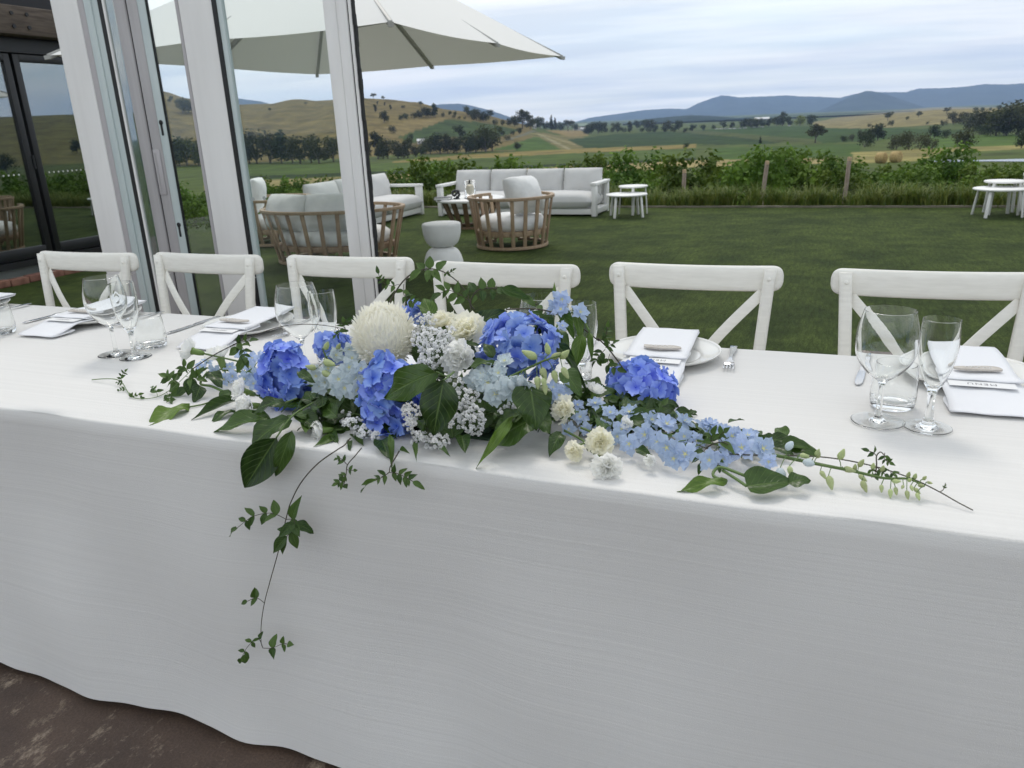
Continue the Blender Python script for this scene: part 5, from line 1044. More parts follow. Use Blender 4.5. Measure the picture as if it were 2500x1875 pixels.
sprig('leaf_sprig', 'small dark leaves along the table edge under the middle hydrangea', K5, [(640, 1310, .05, 690, 1425, .0, 120, 'heart', 'dark', .7), (700, 1270, .03, 712, 1505, -.02, 45, 'lance', 'vine', .8), (1180, 1280, .06, 1205, 1395, .01, 100, 'ovate', 'dark', .6), (868, 1330, .03, 872, 1425, -.01, 40, 'lance', 'vine', .8), (330, 1305, .06, 188, 1386, .01, 65, 'lance', 'vine', .7), (420, 1330, .05, 430, 1410, .01, 40, 'lance', 'vine', .8), (760, 1380, .01, 830, 1400, -.01, 40, 'lance', 'dark', .6), (1040, 1370, .02, 1090, 1395, -.005, 40, 'lance', 'dark', .6)])
sprig('leaf_sprig', 'leafy dark tuft behind the lone low carnation', K5, [(400, 1240, .1, 280, 1310, .07, 70, 'lance', 'vine', .6), (420, 1250, .1, 330, 1200, .12, 80, 'ovate', 'vine', .6), (450, 1290, .08, 520, 1370, .04, 70, 'ovate', 'dark', .7), (370, 1180, .13, 460, 1230, .1, 90, 'ovate', 'vine', .6), (480, 1210, .1, 560, 1250, .08, 70, 'ovate', 'dark', .6), (300, 1270, .08, 350, 1380, .03, 60, 'lance', 'vine', .8), (430, 1050, .15, 400, 1180, .12, 110, 'ovate', 'dark', .5), (330, 1010, .18, 250, 1150, .14, 80, 'lance', 'dark', .6)])
sprig('leaf_sprig', 'curled bright leaf lying alone near the table edge', K6, [(1590, 1315, .05, 1222, 1398, .02, 100, 'ovate', 'light', .35)], [(1590, 1315, .05), (1500, 1280, .06), (1510, 1235, .075), (1560, 1220, .08), (1720, 1280, .06)], .0026)
sprig('leaf_sprig', 'two heart shaped dark leaves under the delphinium tip', K6, [(1722, 1346, .045, 2030, 1310, .07, 225, 'heart', 'dark', .45), (2000, 1330, .065, 2156, 1285, .08, 130, 'ovate', 'dark', .3)], [(1722, 1346, .045), (1640, 1290, .06), (1560, 1240, .08)], .0026)
sprig('leaf_sprig', 'dark leaves folded under the lone hydrangea', K6, [(1062, 838, .33, 852, 690, .34, 125, 'ovate', 'dark', .7), (1240, 835, .35, 1392, 862, .36, 60, 'lance', 'dark', .5), (1330, 850, .35, 1390, 840, .36, 40, 'ovate', 'dark', .5)], [(1062, 838, .33), (1150, 880, .3)])
sprig('leaf_sprig', 'shaded small leaves under the cream carnations', K6, [(470, 985, .13, 395, 1118, .08, 110, 'ovate', 'dark', .7), (980, 1090, .12, 1080, 1150, .09, 70, 'ovate', 'dark', .5), (650, 1080, .12, 720, 1130, .1, 60, 'ovate', 'dark', .5)])
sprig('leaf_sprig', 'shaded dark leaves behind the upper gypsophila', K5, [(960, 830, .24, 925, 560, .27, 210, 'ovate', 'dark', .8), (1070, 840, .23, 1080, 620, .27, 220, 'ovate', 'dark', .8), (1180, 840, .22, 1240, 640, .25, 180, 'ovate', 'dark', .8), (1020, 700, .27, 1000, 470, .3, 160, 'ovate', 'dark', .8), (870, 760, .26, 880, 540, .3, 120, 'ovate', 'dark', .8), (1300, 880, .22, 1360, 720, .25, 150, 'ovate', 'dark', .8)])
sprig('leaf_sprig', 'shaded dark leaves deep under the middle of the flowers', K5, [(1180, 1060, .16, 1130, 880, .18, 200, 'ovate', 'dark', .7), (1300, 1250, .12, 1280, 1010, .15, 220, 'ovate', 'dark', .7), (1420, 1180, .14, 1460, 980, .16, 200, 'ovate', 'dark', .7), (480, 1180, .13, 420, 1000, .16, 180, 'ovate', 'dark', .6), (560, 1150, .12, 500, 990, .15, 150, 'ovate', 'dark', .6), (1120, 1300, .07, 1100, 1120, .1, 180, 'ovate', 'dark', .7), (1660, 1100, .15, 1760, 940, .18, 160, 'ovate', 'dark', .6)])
# filler foliage at the heart of the arrangement
FILL = [(-1.02, .20), (-.95, .12), (-.88, .25), (-.80, .12), (-.72, .28), (-.66, .10), (-.58, .22), (-.50, .13), (-.44, .28), (-.36, .2), (-.90, .05), (-.62, .33), (-.27, .2), (-.17, .19), (-.08, .17)]
FILL += [tuple(on_level(*K6(x, y), ZT)[:2]) for x, y in ((640, 930), (780, 990), (900, 960), (1020, 1040), (1140, 1010), (1260, 1080), (1380, 1060), (1500, 1110), (1620, 1090), (1740, 1140), (1850, 1150))]
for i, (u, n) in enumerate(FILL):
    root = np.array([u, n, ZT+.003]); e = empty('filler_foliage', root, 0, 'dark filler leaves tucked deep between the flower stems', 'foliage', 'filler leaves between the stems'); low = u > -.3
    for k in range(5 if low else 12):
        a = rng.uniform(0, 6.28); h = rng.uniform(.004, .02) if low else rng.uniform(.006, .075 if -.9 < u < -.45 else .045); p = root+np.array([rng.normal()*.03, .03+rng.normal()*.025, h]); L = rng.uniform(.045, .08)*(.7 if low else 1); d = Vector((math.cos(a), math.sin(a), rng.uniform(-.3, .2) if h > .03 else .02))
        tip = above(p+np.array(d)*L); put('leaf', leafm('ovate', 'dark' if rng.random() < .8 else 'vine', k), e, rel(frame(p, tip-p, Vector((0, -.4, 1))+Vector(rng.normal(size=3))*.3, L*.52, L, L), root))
e = empty('floral_foam', (-.70, .19, ZT), 0, 'dark green block of floral foam in a shallow tray under the flowers', 'foam')
part('foam_block', G().box((-.15, -.05, .006), (.15, .06, .055)), M['foam'], e, bevel=.012); part('tray', G().box((-.16, -.06, 0), (.16, .07, .006)), M['foam'], e, bevel=.002)

# --- petals
def petal_mat(name, c1, c2, tr=.35, rnd=.1, nscale=40.):
    return material(name, S(*c1), .55, S(*c2), nscale, 3, spec=.25, rnd=rnd, translucent=tr, ramp=(.3, .75))
HB = [petal_mat('periwinkle petal', (138, 156, 230), (172, 184, 240), .25, rnd=.14), petal_mat('deep blue petal', (122, 142, 228), (154, 170, 236), .25, rnd=.14)]
DB = petal_mat('pale blue delphinium', (176, 198, 230), (212, 222, 240), rnd=.12); DW = petal_mat('icy white delphinium', (206, 220, 230), (232, 238, 236), rnd=.08); DG = petal_mat('greenish bud', (176, 190, 130), (214, 220, 178), rnd=.12)
CW = petal_mat('white carnation', (250, 250, 247), (253, 253, 251), .5, .01); CC = petal_mat('cream carnation', (252, 249, 232), (253, 252, 242), .5, .01); GY = petal_mat('gypsophila white', (246, 246, 246), (250, 250, 250), .25, .03); CH_ = petal_mat('chrysanthemum petal', (248, 246, 234), (251, 250, 244), .35, .02)
EYE = material('flower eye', S(222, 218, 160), .7)
def petal(n, L, w, cup, back, tip=0., nx=4, ny=5, ruffle=0., neck=.15):
    """one petal from the origin along +y, normal +z"""
    v = []; f = []
    for j in range(ny+1):
        s_ = j/ny; ww = w*(neck+(1-neck)*math.sin(math.pi*min(.5+.0, (s_**.8)*.62)))*(1 if s_ < .86 else math.sqrt(max(0, 1-((s_-.86)/.15)**2))*.94+.06*tip)
        for i in range(nx+1):
            t_ = -1+2*i/nx; tipo = -(.16*t_*t_)*L*(s_**3)+(tip*.1*L*(1-abs(t_)) if j == ny else 0)
            z = cup*L*(s_*s_)*.5-back*L*max(0, s_-.45)**1.5+.25*cup*w*t_*t_*s_+ruffle*L*math.sin(t_*5+s_*3+n)*s_*s_
            v.append((t_*ww*.5, s_*L+tipo, z))
    for j in range(ny):
        for i in range(nx): a = j*(nx+1)+i; f.append((a, a+1, a+nx+2, a+nx+1))
    return v, f
def rotz(v, a): c_, s_ = math.cos(a), math.sin(a); return [(x*c_-y*s_, x*s_+y*c_, z) for x, y, z in v]
def floret_mesh(np_, L, w, cup, back, mats, var, tip=0., eye=.06, neck=.15, ruffle=.02, dbl=False):
    g = G()
    for k in range(np_):
        rg_ = np.random.default_rng(var*31+k); v, f = petal(k+var, L*rg_.uniform(.9, 1.08), w*rg_.uniform(.92, 1.08), cup*rg_.uniform(.6, 1.3), back*rg_.uniform(.4, 1.5), tip, ruffle=ruffle, neck=neck, nx=3, ny=4)
        v = [(x, y+L*.03, z+.02*L*(k % 2)) for x, y, z in v]; g.add(rotz(v, 2*math.pi*k/np_+rg_.uniform(-.08, .08)), f)
    if dbl:
        for k in range(np_):
            v, f = petal(k, L*.62, w*.6, cup*2.2, 0, tip, nx=2, ny=3); v = [(x, y, z+.06*L) for x, y, z in v]; g.add(rotz(v, 2*math.pi*(k+.5)/np_), f)
    k0 = len(g.f)
    if eye:
        g.lathe([(eye*L, .01*L), (eye*L*.8, .08*L), (0, .11*L)], 6)
        if dbl:
            for k in range(5): g.add(rotz([(-.05*L, 0, .05*L), (.05*L, 0, .05*L), (0, .3*L, .26*L)], 2*math.pi*k/5), [(0, 1, 2)])
    me_ = g.mesh('floret', [mats, EYE] if not isinstance(mats, list) else mats, True)
    if len(me_.materials) > 1: me_.polygons.foreach_set('material_index', [0]*k0+[1]*(len(g.f)-k0))
    return me_
def radial_petal(name, ctr, rim, tr, rnd):
    m = material(name, S(*rim), .5, S(*rim), 6., spec=.25, rnd=rnd, translucent=tr); t = m.node_tree
    tc = nn(t, 'ShaderNodeTexCoord'); ln = nn(t, 'ShaderNodeVectorMath', operation='LENGTH'); t.links.new(tc.outputs['Object'], ln.inputs[0])
    nz = nn(t, 'ShaderNodeTexNoise'); nz.inputs['Scale'].default_value = 5.; nz.inputs['Detail'].default_value = 3; t.links.new(tc.outputs['Object'], nz.inputs['Vector'])
    ad = nn(t, 'ShaderNodeMath', operation='MULTIPLY_ADD'); ad.inputs[1].default_value = .5; t.links.new(nz.outputs['Fac'], ad.inputs[0]); t.links.new(ln.outputs['Value'], ad.inputs[2])
    rp = next(n for n in t.nodes if n.type == 'VALTORGB'); rp.color_ramp.elements[0].position = .25; rp.color_ramp.elements[1].position = 1.2; rp.color_ramp.elements[0].color = S(*ctr)
    rp.color_ramp.elements[1].position = 1.0; t.links.new(ad.outputs[0], rp.inputs[0]); return m
HB = [radial_petal('periwinkle hydrangea petal', (92, 124, 222), (164, 186, 240), .22, .16), radial_petal('deep blue hydrangea petal', (74, 106, 216), (144, 170, 236), .22, .16)]
HF = [[floret_mesh(4, 1., .96, .55, .55, [m_, m_], v_, neck=.3, eye=.07) for v_ in range(4)] for m_ in HB]
def fib(n, tmax=math.pi):
    out = []; zmin = math.cos(tmax)
    for i in range(n): z = 1-(1-zmin)*(i+.5)/n; r_ = math.sqrt(max(0, 1-z*z)); a = i*2.399963; out.append((r_*math.cos(a), r_*math.sin(a), z))
    return out
def align(n): return Vector((0, 0, 1)).rotation_difference(Vector(n).normalized()).to_matrix().to_4x4()
def hydrangea(K, x, y, n, wpx, hpx, label, mi, nf=46, axis=None, seed=0):
    c = P3(K, x, y, n); a = mm(K, wpx, c)/2; h = mm(K, hpx, c)/2; rg = np.random.default_rng(seed)
    ax = Vector(axis) if axis else (toward(c).normalized()+Vector((0, 0, .9))).normalized(); foot = np.array([c[0]*.55+(-.70)*.45, c[1]*.6+.2*.4, ZT+.04]) if x is not None else c
    root = np.array([c[0], c[1], max(ZT+.002, c[2]-h)]); e = empty('hydrangea', root, 0, label, 'flower', 'blue hydrangea heads'); Q = align(ax)
    # head is squashed along its own axis; the picture's width and height set the two radii
    for i, d in enumerate(fib(nf, rad(128))):
        d = Vector(d)+Vector(rg.normal(size=3))*.09; d.normalize(); w_ = Q.to_3x3()@d; fl = .0255*rg.uniform(.85, 1.15)
        p = Vector((w_.x*(a-.006), w_.y*(a*.92-.006), w_.z*(h-.004)))*rg.uniform(.84, 1.06)+Vector(c)
        q = above(p, .008); nr_ = (w_+Vector(rg.normal(size=3))*.36).normalized()
        put('floret', HF[mi][(i+seed) % 4], e, rel(Matrix.Translation(q)@align(nr_)@Matrix.Rotation(rg.uniform(0, 6.28), 4, 'Z')@Matrix.Scale(fl, 4), root))
    put('stalk', G().tube([tuple(Vector(c)-Vector(root)), tuple((Vector(c)+Vector(foot))*.5-Vector(root)), tuple(Vector(foot)-Vector(root))], [.006, .005, .005], 8).mesh('stalk', STEM, True), e)
    core = G().lathe([(0, -1), (.6, -.8), (1, 0), (.6, .8), (0, 1)], 10).mesh('core', HB[mi], True); put('core', core, e, rel(Matrix.Translation(c)@Matrix.Diagonal((a*.6, a*.58, h*.6, 1)), root))
hydrangea(K4, 1372, 900, .20, 345, 520, 'tall blue hydrangea head between the carnations and pale delphinium', 1, 52, seed=1)
hydrangea(K5, 330, 690, .33, 260, 190, 'small blue hydrangea tucked behind the pale delphinium', 0, 28, seed=2)
hydrangea(K5, 690, 1030, .12, 420, 590, 'deep blue hydrangea below the white chrysanthemum', 1, 60, seed=3)
hydrangea(K5, 1580, 690, .27, 560, 420, 'round periwinkle hydrangea behind the delphinium buds', 0, 62, seed=4)
hydrangea(K6, 1000, 680, .40, 480, 330, 'lone vivid blue hydrangea lying beside the fifth plate', 1, 46, seed=5)
hydrangea(K5, 885, 450, .36, 130, 100, 'sliver of blue hydrangea peeking behind the gypsophila', 0, 14, seed=6)
# --- chrysanthemum
def chrysanthemum():
    c = P3(K5, 652, 600, .22); R_ = mm(K5, 432, c)/2; root = np.array([c[0], c[1], c[2]-R_]); e = empty('chrysanthemum', root, 0, 'large round cream white chrysanthemum with hundreds of incurved petals', 'flower')
    vs = []
    for s_ in range(3):
        v = []; f = []; ny = 6; rg = np.random.default_rng(s_)
        for j in range(ny+1):
            t_ = j/ny; w = (.19*(.5+.5*math.sin(math.pi*min(.6, t_*.7))))*(1 if t_ < .8 else math.sqrt(max(0.03, 1-((t_-.8)/.21)**2)))
            th_ = -.2+1.75*t_**1.15; # path: outwards, then curling in towards the crown
            y = .62*math.sin(min(th_+.2, 1.9)*.95)*(.9+.1*s_); z = .0+.75*t_-.30*t_**3
            y = .78*t_-.02; z = .05*math.sin(t_*3)+.40*t_*t_*t_
            for i in (-1, 0, 1): v.append((i*w*.5, y, z+abs(i)*.05*(1-t_*.3)))
        for j in range(ny):
            for i in range(2): a = j*3+i; f.append((a, a+1, a+4, a+3))
        vs.append(mesh('petal', v, f, CH_))
    ax = (toward(c).normalized()*.55+Vector((0, 0, 1))).normalized(); Q = align(ax).to_3x3(); N_ = 290
    for i, d in enumerate(fib(N_, rad(140))):
        d = Vector(d); th = math.acos(max(-1, min(1, d.z))); rg = rng
        # each petal lies along the ball, tip towards the crown
        up = Vector((0, 0, 1)); tan = (up-d*up.dot(d)); tan = tan.normalized() if tan.length > 1e-3 else Vector((1, 0, 0))
        lift = .34 if th > .45 else .9; y_ = (tan*(1-.28*lift)+d*lift*.62+Vector(rng.normal(size=3))*.09).normalized()
        base = d*R_*(.78+.08*rng.random())-tan*R_*.12; Ls = R_*(.40 if th > .35 else .30)*rng.uniform(.85, 1.15)
        y_w = Q@y_; d_w = Q@(-d+tan*.2); p = Vector(c)+Q@base
        put('petal', vs[i % 3], e, rel(frame(p, y_w, -d_w, Ls*.98, Ls, Ls*.8), root))
    v2 = []; f2 = []; base_v = [tuple(q.co) for q in vs[0].vertices]; base_f = [tuple(q.vertices) for q in vs[0].polygons]
    for i, d in enumerate(fib(420, rad(138))):
        d = Vector(d); th = math.acos(max(-1, min(1, d.z))); up = Vector((0, 0, 1)); tan = (up-d*up.dot(d)); tan = tan.normalized() if tan.length > 1e-3 else Vector((1, 0, 0))
        y_ = (tan*.8+d*.34+Vector(rng.normal(size=3))*.12).normalized(); Ls = R_*.38*rng.uniform(.85, 1.15); M_ = rel(frame(Vector(c)+Q@(d*R_*(.76+.08*rng.random())-tan*R_*.1), Q@y_, Q@(d-tan*.2), Ls*.95, Ls, Ls*.8), root)
        k0 = len(v2); v2 += [tuple(M_@Vector(q)) for q in base_v]; f2 += [tuple(a+k0 for a in q) for q in base_f]
    tag(put('inner_petals', mesh('inner_petals', v2, f2, CH_), e), kind='stuff')
    put('core', G().lathe([(0, -1), (.5, -.86), (.86, -.5), (1, 0), (.86, .5), (.5, .86), (0, 1)], 20).mesh('core', CH_, True), e, rel(Matrix.Translation(c)@Matrix.Scale(R_*.80, 4), root))
    put('stalk', G().tube([(0, 0, R_*.4), (.03, 0, -.02), (.06, 0, -.1)], [.006, .005, .005], 8).mesh('stalk', STEM, True), e)
chrysanthemum()
# --- carnations
def carn_petal(seed, m_):
    rg = np.random.default_rng(seed); nx, ny = 10, 5; v = []; f = []
    for j in range(ny+1):
        s_ = j/ny
        for i in range(nx+1):
            t_ = -1+2*i/nx; fan = (.16+.84*s_**.9)*.62; y = s_*math.cos(t_*.75*s_); x = t_*fan*(1-.05*s_)
            if j == ny: y += .055*(1 if i % 2 else -1)+.02*rg.normal()
            z = .30*s_*s_+.10*math.sin(t_*5.5+seed*1.7)*s_**1.6+.06*math.sin(t_*11+seed)*s_**3
            v.append((x, y, z))
    for j in range(ny):
        for i in range(nx): a = j*(nx+1)+i; f.append((a, a+1, a+nx+2, a+nx+1))
    return mesh('petal', v, f, m_)
CP = {m_.name: [carn_petal(k, m_) for k in range(5)] for m_ in (CW, CC)}
def carnation(K, x, y, n, dpx, axis, label, m_, stem_to=None, seed=0, full=1.):
    """axis: direction the bloom faces (world)"""
    c = P3(K, x, y, n); R_ = mm(K, dpx, c)/2*1.18; rg = np.random.default_rng(seed+90); ax = Vector(axis).normalized(); Q = align(ax)
    c = above(c, R_*.55); base = Vector(c)-ax*R_*.75; root = np.array(base); e = empty('carnation', root, 0, label, 'flower', 'white and cream carnations')
    k = 0
    for (cnt, tilt, ln, up) in ((6, 74, 1.0, .55), (6, 52, .92, .6), (5, 32, .8, .66), (3, 14, .66, .72)):
        cnt = max(3, int(cnt*full))
        for i in range(cnt):
            a = 2*math.pi*i/cnt+k*.7+rg.uniform(-.25, .25); tl = rad(tilt+rg.uniform(-9, 9)); L = R_*ln*rg.uniform(.9, 1.12)*1.02
            d = Vector((math.cos(a)*math.sin(tl), math.sin(a)*math.sin(tl), math.cos(tl))); nr_ = Vector((-math.cos(a)*math.cos(tl), -math.sin(a)*math.cos(tl), math.sin(tl)))
            st = Vector((0, 0, R_*(.42)))
            put('petal', CP[m_.name][(i+k) % 5], e, Q@frame(st, d, nr_+Vector(rg.normal(size=3))*.18, L*1.05, L, L*.9))
        k += 1
    put('calyx', G().lathe([(.0, -R_*.5), (R_*.16, -R_*.45), (R_*.24, -R_*.1), (R_*.26, R_*.3), (R_*.32, R_*.5), (0, R_*.4)], 12).mesh('calyx', CALYX, True), e, Q)
    if stem_to is not None:
        tgt = above(P3(K, *stem_to)); q = Vector(tgt)-base; s0 = -ax*R_*.45
        put('stem', G().tube([tuple(p) for p in spline([s0, s0-ax*min(.03, q.length*.3), q], 10)], .0022, 6).mesh('stem', STEM, True), e)
V_ = lambda *a: Vector(a)
carnation(K4, 722, 705, .24, 145, (-.9, -.3, .25), 'white carnation facing the wine glasses at the arch end', CW, (1100, 790, .25), 1)
carnation(K4, 925, 735, .30, 165, (-.4, .2, .8), 'white carnation lying behind the arching jasmine vine', CW, (1150, 830, .27), 2)
carnation(K4, 1065, 975, .14, 150, (-.6, -.7, .5), 'upper white carnation of the pair beside the tall hydrangea', CW, (1200, 1000, .18), 3)
carnation(K4, 1105, 1085, .10, 160, (-.3, -.8, .2), 'lower white carnation of the pair beside the tall hydrangea', CW, (1200, 1020, .18), 4)
carnation(K5, 1040, 525, .30, 200, (-.1, -.4, .9), 'cream carnation above the gypsophila beside the chrysanthemum', CC, (1080, 700, .22), 5)
carnation(K5, 1215, 570, .26, 220, (.2, -.7, .7), 'second cream carnation nearer the blue hydrangea', CC, (1160, 720, .2), 6)
carnation(K5, 1165, 745, .17, 225, (0, -1, .55), 'open white carnation at the heart of the arrangement', CW, (1200, 850, .18), 7)
carnation(K5, 222, 1275, .06, 140, (-.7, -.6, .1), 'lone white carnation drooping at the table edge', CW, (420, 1220, .12), 8)
carnation(K5, 1500, 470, .36, 110, (0, -.3, 1), 'white carnation peeking above the round hydrangea', CW, (1500, 600, .3), 9)
carnation(K6, 492, 830, .16, 170, (-.3, -.8, .4), 'white carnation wedged between ivy and delphinium', CC, (400, 900, .18), 10, .8)
carnation(K6, 700, 695, .27, 125, (.3, .2, 1), 'white carnation bud standing beside the lone hydrangea', CW, (560, 740, .26), 11, .7)
carnation(K6, 912, 918, .17, 80, (.1, -.9, .4), 'tiny white carnation bud among the pale blue florets', CW, (850, 930, .19), 12, .6)
carnation(K6, 562, 1110, .085, 140, (-.1, -1, -.05), 'small cream carnation, the first of the trio on the cloth', CC, (490, 970, .14), 13)
carnation(K6, 735, 1048, .10, 185, (.1, -1, .25), 'open cream carnation, uppermost of the trio on the cloth', CC, (600, 950, .15), 14)
carnation(K6, 780, 1220, .045, 195, (.25, -1, .15), 'open white carnation lying nearest the table edge', CW, (690, 1130, .09), 15)
carnation(K6, 1070, 1170, .085, 90, (.1, -.8, .1), 'little white carnation below the delphinium spike', CW, (1000, 1110, .12), 16, .7)
# --- gypsophila
GM = []
for s_ in range(3):
    g = G(); rg = np.random.default_rng(s_)
    for k in range(13):
        a = k*2.4; tl = rad(18+62*(k/12)); L = 1.0*rg.uniform(.85, 1.1); d = (math.cos(a)*math.sin(tl), math.sin(a)*math.sin(tl), math.cos(tl)); M_ = frame((0, 0, -.25), d, (-d[0]*.6, -d[1]*.6, 1), .75, L, L)
        g.add([tuple(M_@Vector(p)) for p in ((-.12, .2, 0), (.12, .2, 0), (.5, .8, .08), (.18, 1.08, .18), (-.2, 1.0, .05), (-.5, .85, .16))], [(0, 1, 2, 3), (0, 3, 4, 5)])
    GM.append(g.mesh('blossom', GY, True))
def gyps(K, blobs, label, origin, seed):
    rg = np.random.default_rng(seed); root = above(P3(K, *origin)); e = empty('gypsophila_spray', root, 0, label, 'flower', 'gypsophila sprays'); st = G()
    k = 0
    for (x, y, n, rx, ry, cnt) in blobs:
        hub = above(P3(K, x, y+ry*.4, n+.03))
        st.tube([tuple(p) for p in spline([Vector(0*root), Vector((hub-root)*.5)+Vector((0, 0, .01)), Vector(hub-root)], 6)], .0008, 4)
        pts = []; tries = 0
        while len(pts) < cnt and tries < cnt*40:
            tries += 1; a = rg.uniform(0, 6.28); r_ = math.sqrt(rg.random()); q = (x+rx*r_*math.cos(a), y+ry*r_*math.sin(a))
            if all((q[0]-p[0])**2+(q[1]-p[1])**2 > 17**2 for p in pts): pts.append(q)
        for q in pts:
            r2 = ((q[0]-x)/rx)**2+((q[1]-y)/ry)**2; p = above(P3(K, q[0], q[1], n+.03*r2+rg.uniform(-.012, .012)), .005)
            nr_ = toward(p).normalized()*.8+Vector((0, 0, .6))+Vector(rg.normal(size=3))*.5; s_ = .0052*rg.uniform(.75, 1.2)
            put('blossom', GM[k % 3], e, rel(Matrix.Translation(p)@align(nr_)@Matrix.Rotation(rg.uniform(0, 6), 4, 'Z')@Matrix.Scale(s_, 4), root)); k += 1
            st.tube([tuple(p-root), tuple((p-root)*.6+(hub-root)*.4+np.array([0, .004, -.004])), tuple(hub-root)], .0004, 3, cap=False)
    put('stem', st.mesh('stem', STEM, True), e)
gyps(K5, [(930, 520, .26, 90, 70, 26), (900, 600, .2, 60, 60, 12), (975, 640, .16, 130, 90, 50), (1010, 720, .14, 120, 80, 40), (950, 790, .13, 70, 60, 22), (1090, 590, .19, 60, 50, 12)], 'dense upper cloud of tiny white gypsophila beside the chrysanthemum', (1060, 880, .17), 1)
gyps(K5, [(1200, 1040, .09, 110, 90, 40), (1230, 1180, .07, 120, 110, 54), (1130, 940, .11, 60, 60, 14), (1110, 1170, .05, 60, 70, 14), (1010, 1320, .03, 110, 50, 26)], 'lower spray of white gypsophila behind the hanging ivy leaf', (1200, 1150, .12), 2)
gyps(K5, [(850, 1130, .035, 70, 70, 22), (840, 1210, .03, 60, 50, 12), (880, 1290, .025, 60, 40, 12)], 'small gypsophila spray across the middle hydrangea', (950, 1230, .1), 3)
gyps(K5, [(440, 1190, .06, 70, 50, 16), (510, 1260, .045, 60, 50, 14), (400, 1140, .08, 30, 30, 4), (600, 1280, .04, 40, 30, 6)], 'sparse gypsophila sprig beside the lone low carnation', (560, 1180, .12), 4)
gyps(K5, [(1460, 1120, .1, 50, 40, 8), (1510, 1080, .12, 30, 30, 4)], 'few gypsophila blossoms in the shade of the heart shaped leaf', (1450, 1060, .15), 5)
# --- delphiniums
DF = {'b': [floret_mesh(5, 1., .74, .5, .5, DB, v_, tip=.8, eye=.12, neck=.25, ruffle=.10, dbl=True) for v_ in range(4)], 'w': [floret_mesh(5, 1., .78, .5, .1, DW, v_, tip=.6, eye=.12, neck=.25, ruffle=.09, dbl=True) for v_ in range(4)]}
BUD = G().lathe([(0, 0), (.14, .06), (.25, .25), (.24, .5), (.13, .82), (.05, .98), (0, 1)], 8).mesh('bud', DG, True); BUDB = G().lathe([(0, 0), (.16, .06), (.32, .3), (.34, .55), (.22, .85), (.1, 1), (0, 1)], 8).mesh('bud', DW, True)
def delph(K, axis_pts, florets, buds, label, key, seed, fs=.021, lone=()):
    """axis_pts (x,y,n); florets (x,y,n,scale); buds (x,y,n, dx,dy (px direction), length_px, kind)"""
    rg = np.random.default_rng(seed); ax = [above(P3(K, *q), .006) for q in axis_pts]; root = ax[0]; e = empty('delphinium', root, 0, label, 'flower', 'delphinium stems'); sp = spline(ax, 24)
    put('stem', G().tube([tuple(p-root) for p in sp], [.0032-.0018*i/23 for i in range(24)], 7).mesh('stem', STEM, True), e)
    ped = G()
    for i, (x, y, n, s_) in enumerate(florets):
        p = above(P3(K, x, y, n), .012); j = np.argmin(np.linalg.norm(sp-p, axis=1)); out = Vector(p-sp[j]); nr_ = (toward(p).normalized()*1.0+Vector((0, 0, .35))+out.normalized()*.8+Vector(rg.normal(size=3))*.3)
        put('floret', DF[key][i % 4], e, rel(Matrix.Translation(p)@align(nr_)@Matrix.Rotation(rg.uniform(0, 6), 4, 'Z')@Matrix.Scale(fs*s_*rg.uniform(.9, 1.1), 4), root)); ped.tube([tuple(p-root), tuple((p+sp[j])/2-root+np.array([0, 0, .004])), tuple(sp[j]-root)], .0009, 4, cap=False)
    for (x, y, n, dx, dy, ln, kd) in buds:
        p = above(P3(K, x, y, n), .004); q = above(P3(K, x+dx, y+dy, n-.004), .004); L = mm(K, ln, p)*1.3; j = np.argmin(np.linalg.norm(sp-p, axis=1)); d = Vector(q-p)
        put('bud', BUD if kd == 'g' else BUDB, e, rel(Matrix.Translation(p)@align(d)@Matrix.Scale(L, 4), root)); ped.tube([tuple(p-root), tuple((p+sp[j])/2-root+np.array([0, 0, .003])), tuple(sp[j]-root)], .0008, 4, cap=False)
    put('pedicels', ped.mesh('pedicels', STEM, True), e)
def scatter(rg, poly_pts, n, rx, ry, nn_, s0=.9):
    out = []
    P = spline([(a, b_, c_) for a, b_, c_ in poly_pts], 60)
    for i in range(n): q = P[int((i+.5)/n*59.9)]; out.append((q[0]+rg.uniform(-rx, rx), q[1]+rg.uniform(-ry, ry), q[2]+rg.uniform(-nn_, nn_), rg.uniform(s0, s0+.25)))
    return out
rg = np.random.default_rng(3)
delph(K6, [(380, 880, .2), (700, 900, .2), (1000, 960, .19), (1400, 1040, .15), (1750, 1110, .13), (2000, 1150, .12), (2300, 1220, .1)],
      [(600, 880, .19, .9), (580, 800, .22, .8), (700, 790, .22, .95), (800, 850, .2, .9), (930, 850, .21, 1.), (1040, 1000, .15, 1.1), (930, 1060, .13, 1.), (850, 1010, .15, .95), (1185, 1085, .11, 1.15), (1180, 930, .19, 1.15), (1300, 910, .2, 1.1), (1080, 900, .2, 1.), (1310, 1130, .10, 1.1), (1230, 1160, .095, .9), (1440, 960, .18, 1.1), (1480, 930, .19, .9), (1560, 970, .18, .9), (1380, 1040, .15, .9), (1470, 1170, .09, 1.), (1620, 1010, .16, 1.), (1690, 1090, .125, 1.2), (1830, 1095, .125, 1.25), (1600, 1090, .12, .9), (1730, 1010, .16, 1.), (1560, 1160, .1, .9), (1300, 1010, .15, .9), (880, 960, .17, .9), (760, 950, .18, .85), (1120, 1050, .13, .95), (1870, 1180, .1, .8), (640, 960, .17, .8), (520, 960, .16, .7)],
      [(1990, 1100, .13, 40, -50, 60, 'w'), (1950, 1220, .095, 0, 60, 90, 'w'), (2010, 1210, .095, 10, 50, 60, 'g'), (2080, 1140, .12, 50, 0, 50, 'g'), (2100, 1180, .11, 60, 15, 60, 'w'), (2190, 1140, .125, 20, -40, 50, 'g')],
      'long pale blue delphinium spike stretching along the cloth', 'b', 1, .0208)
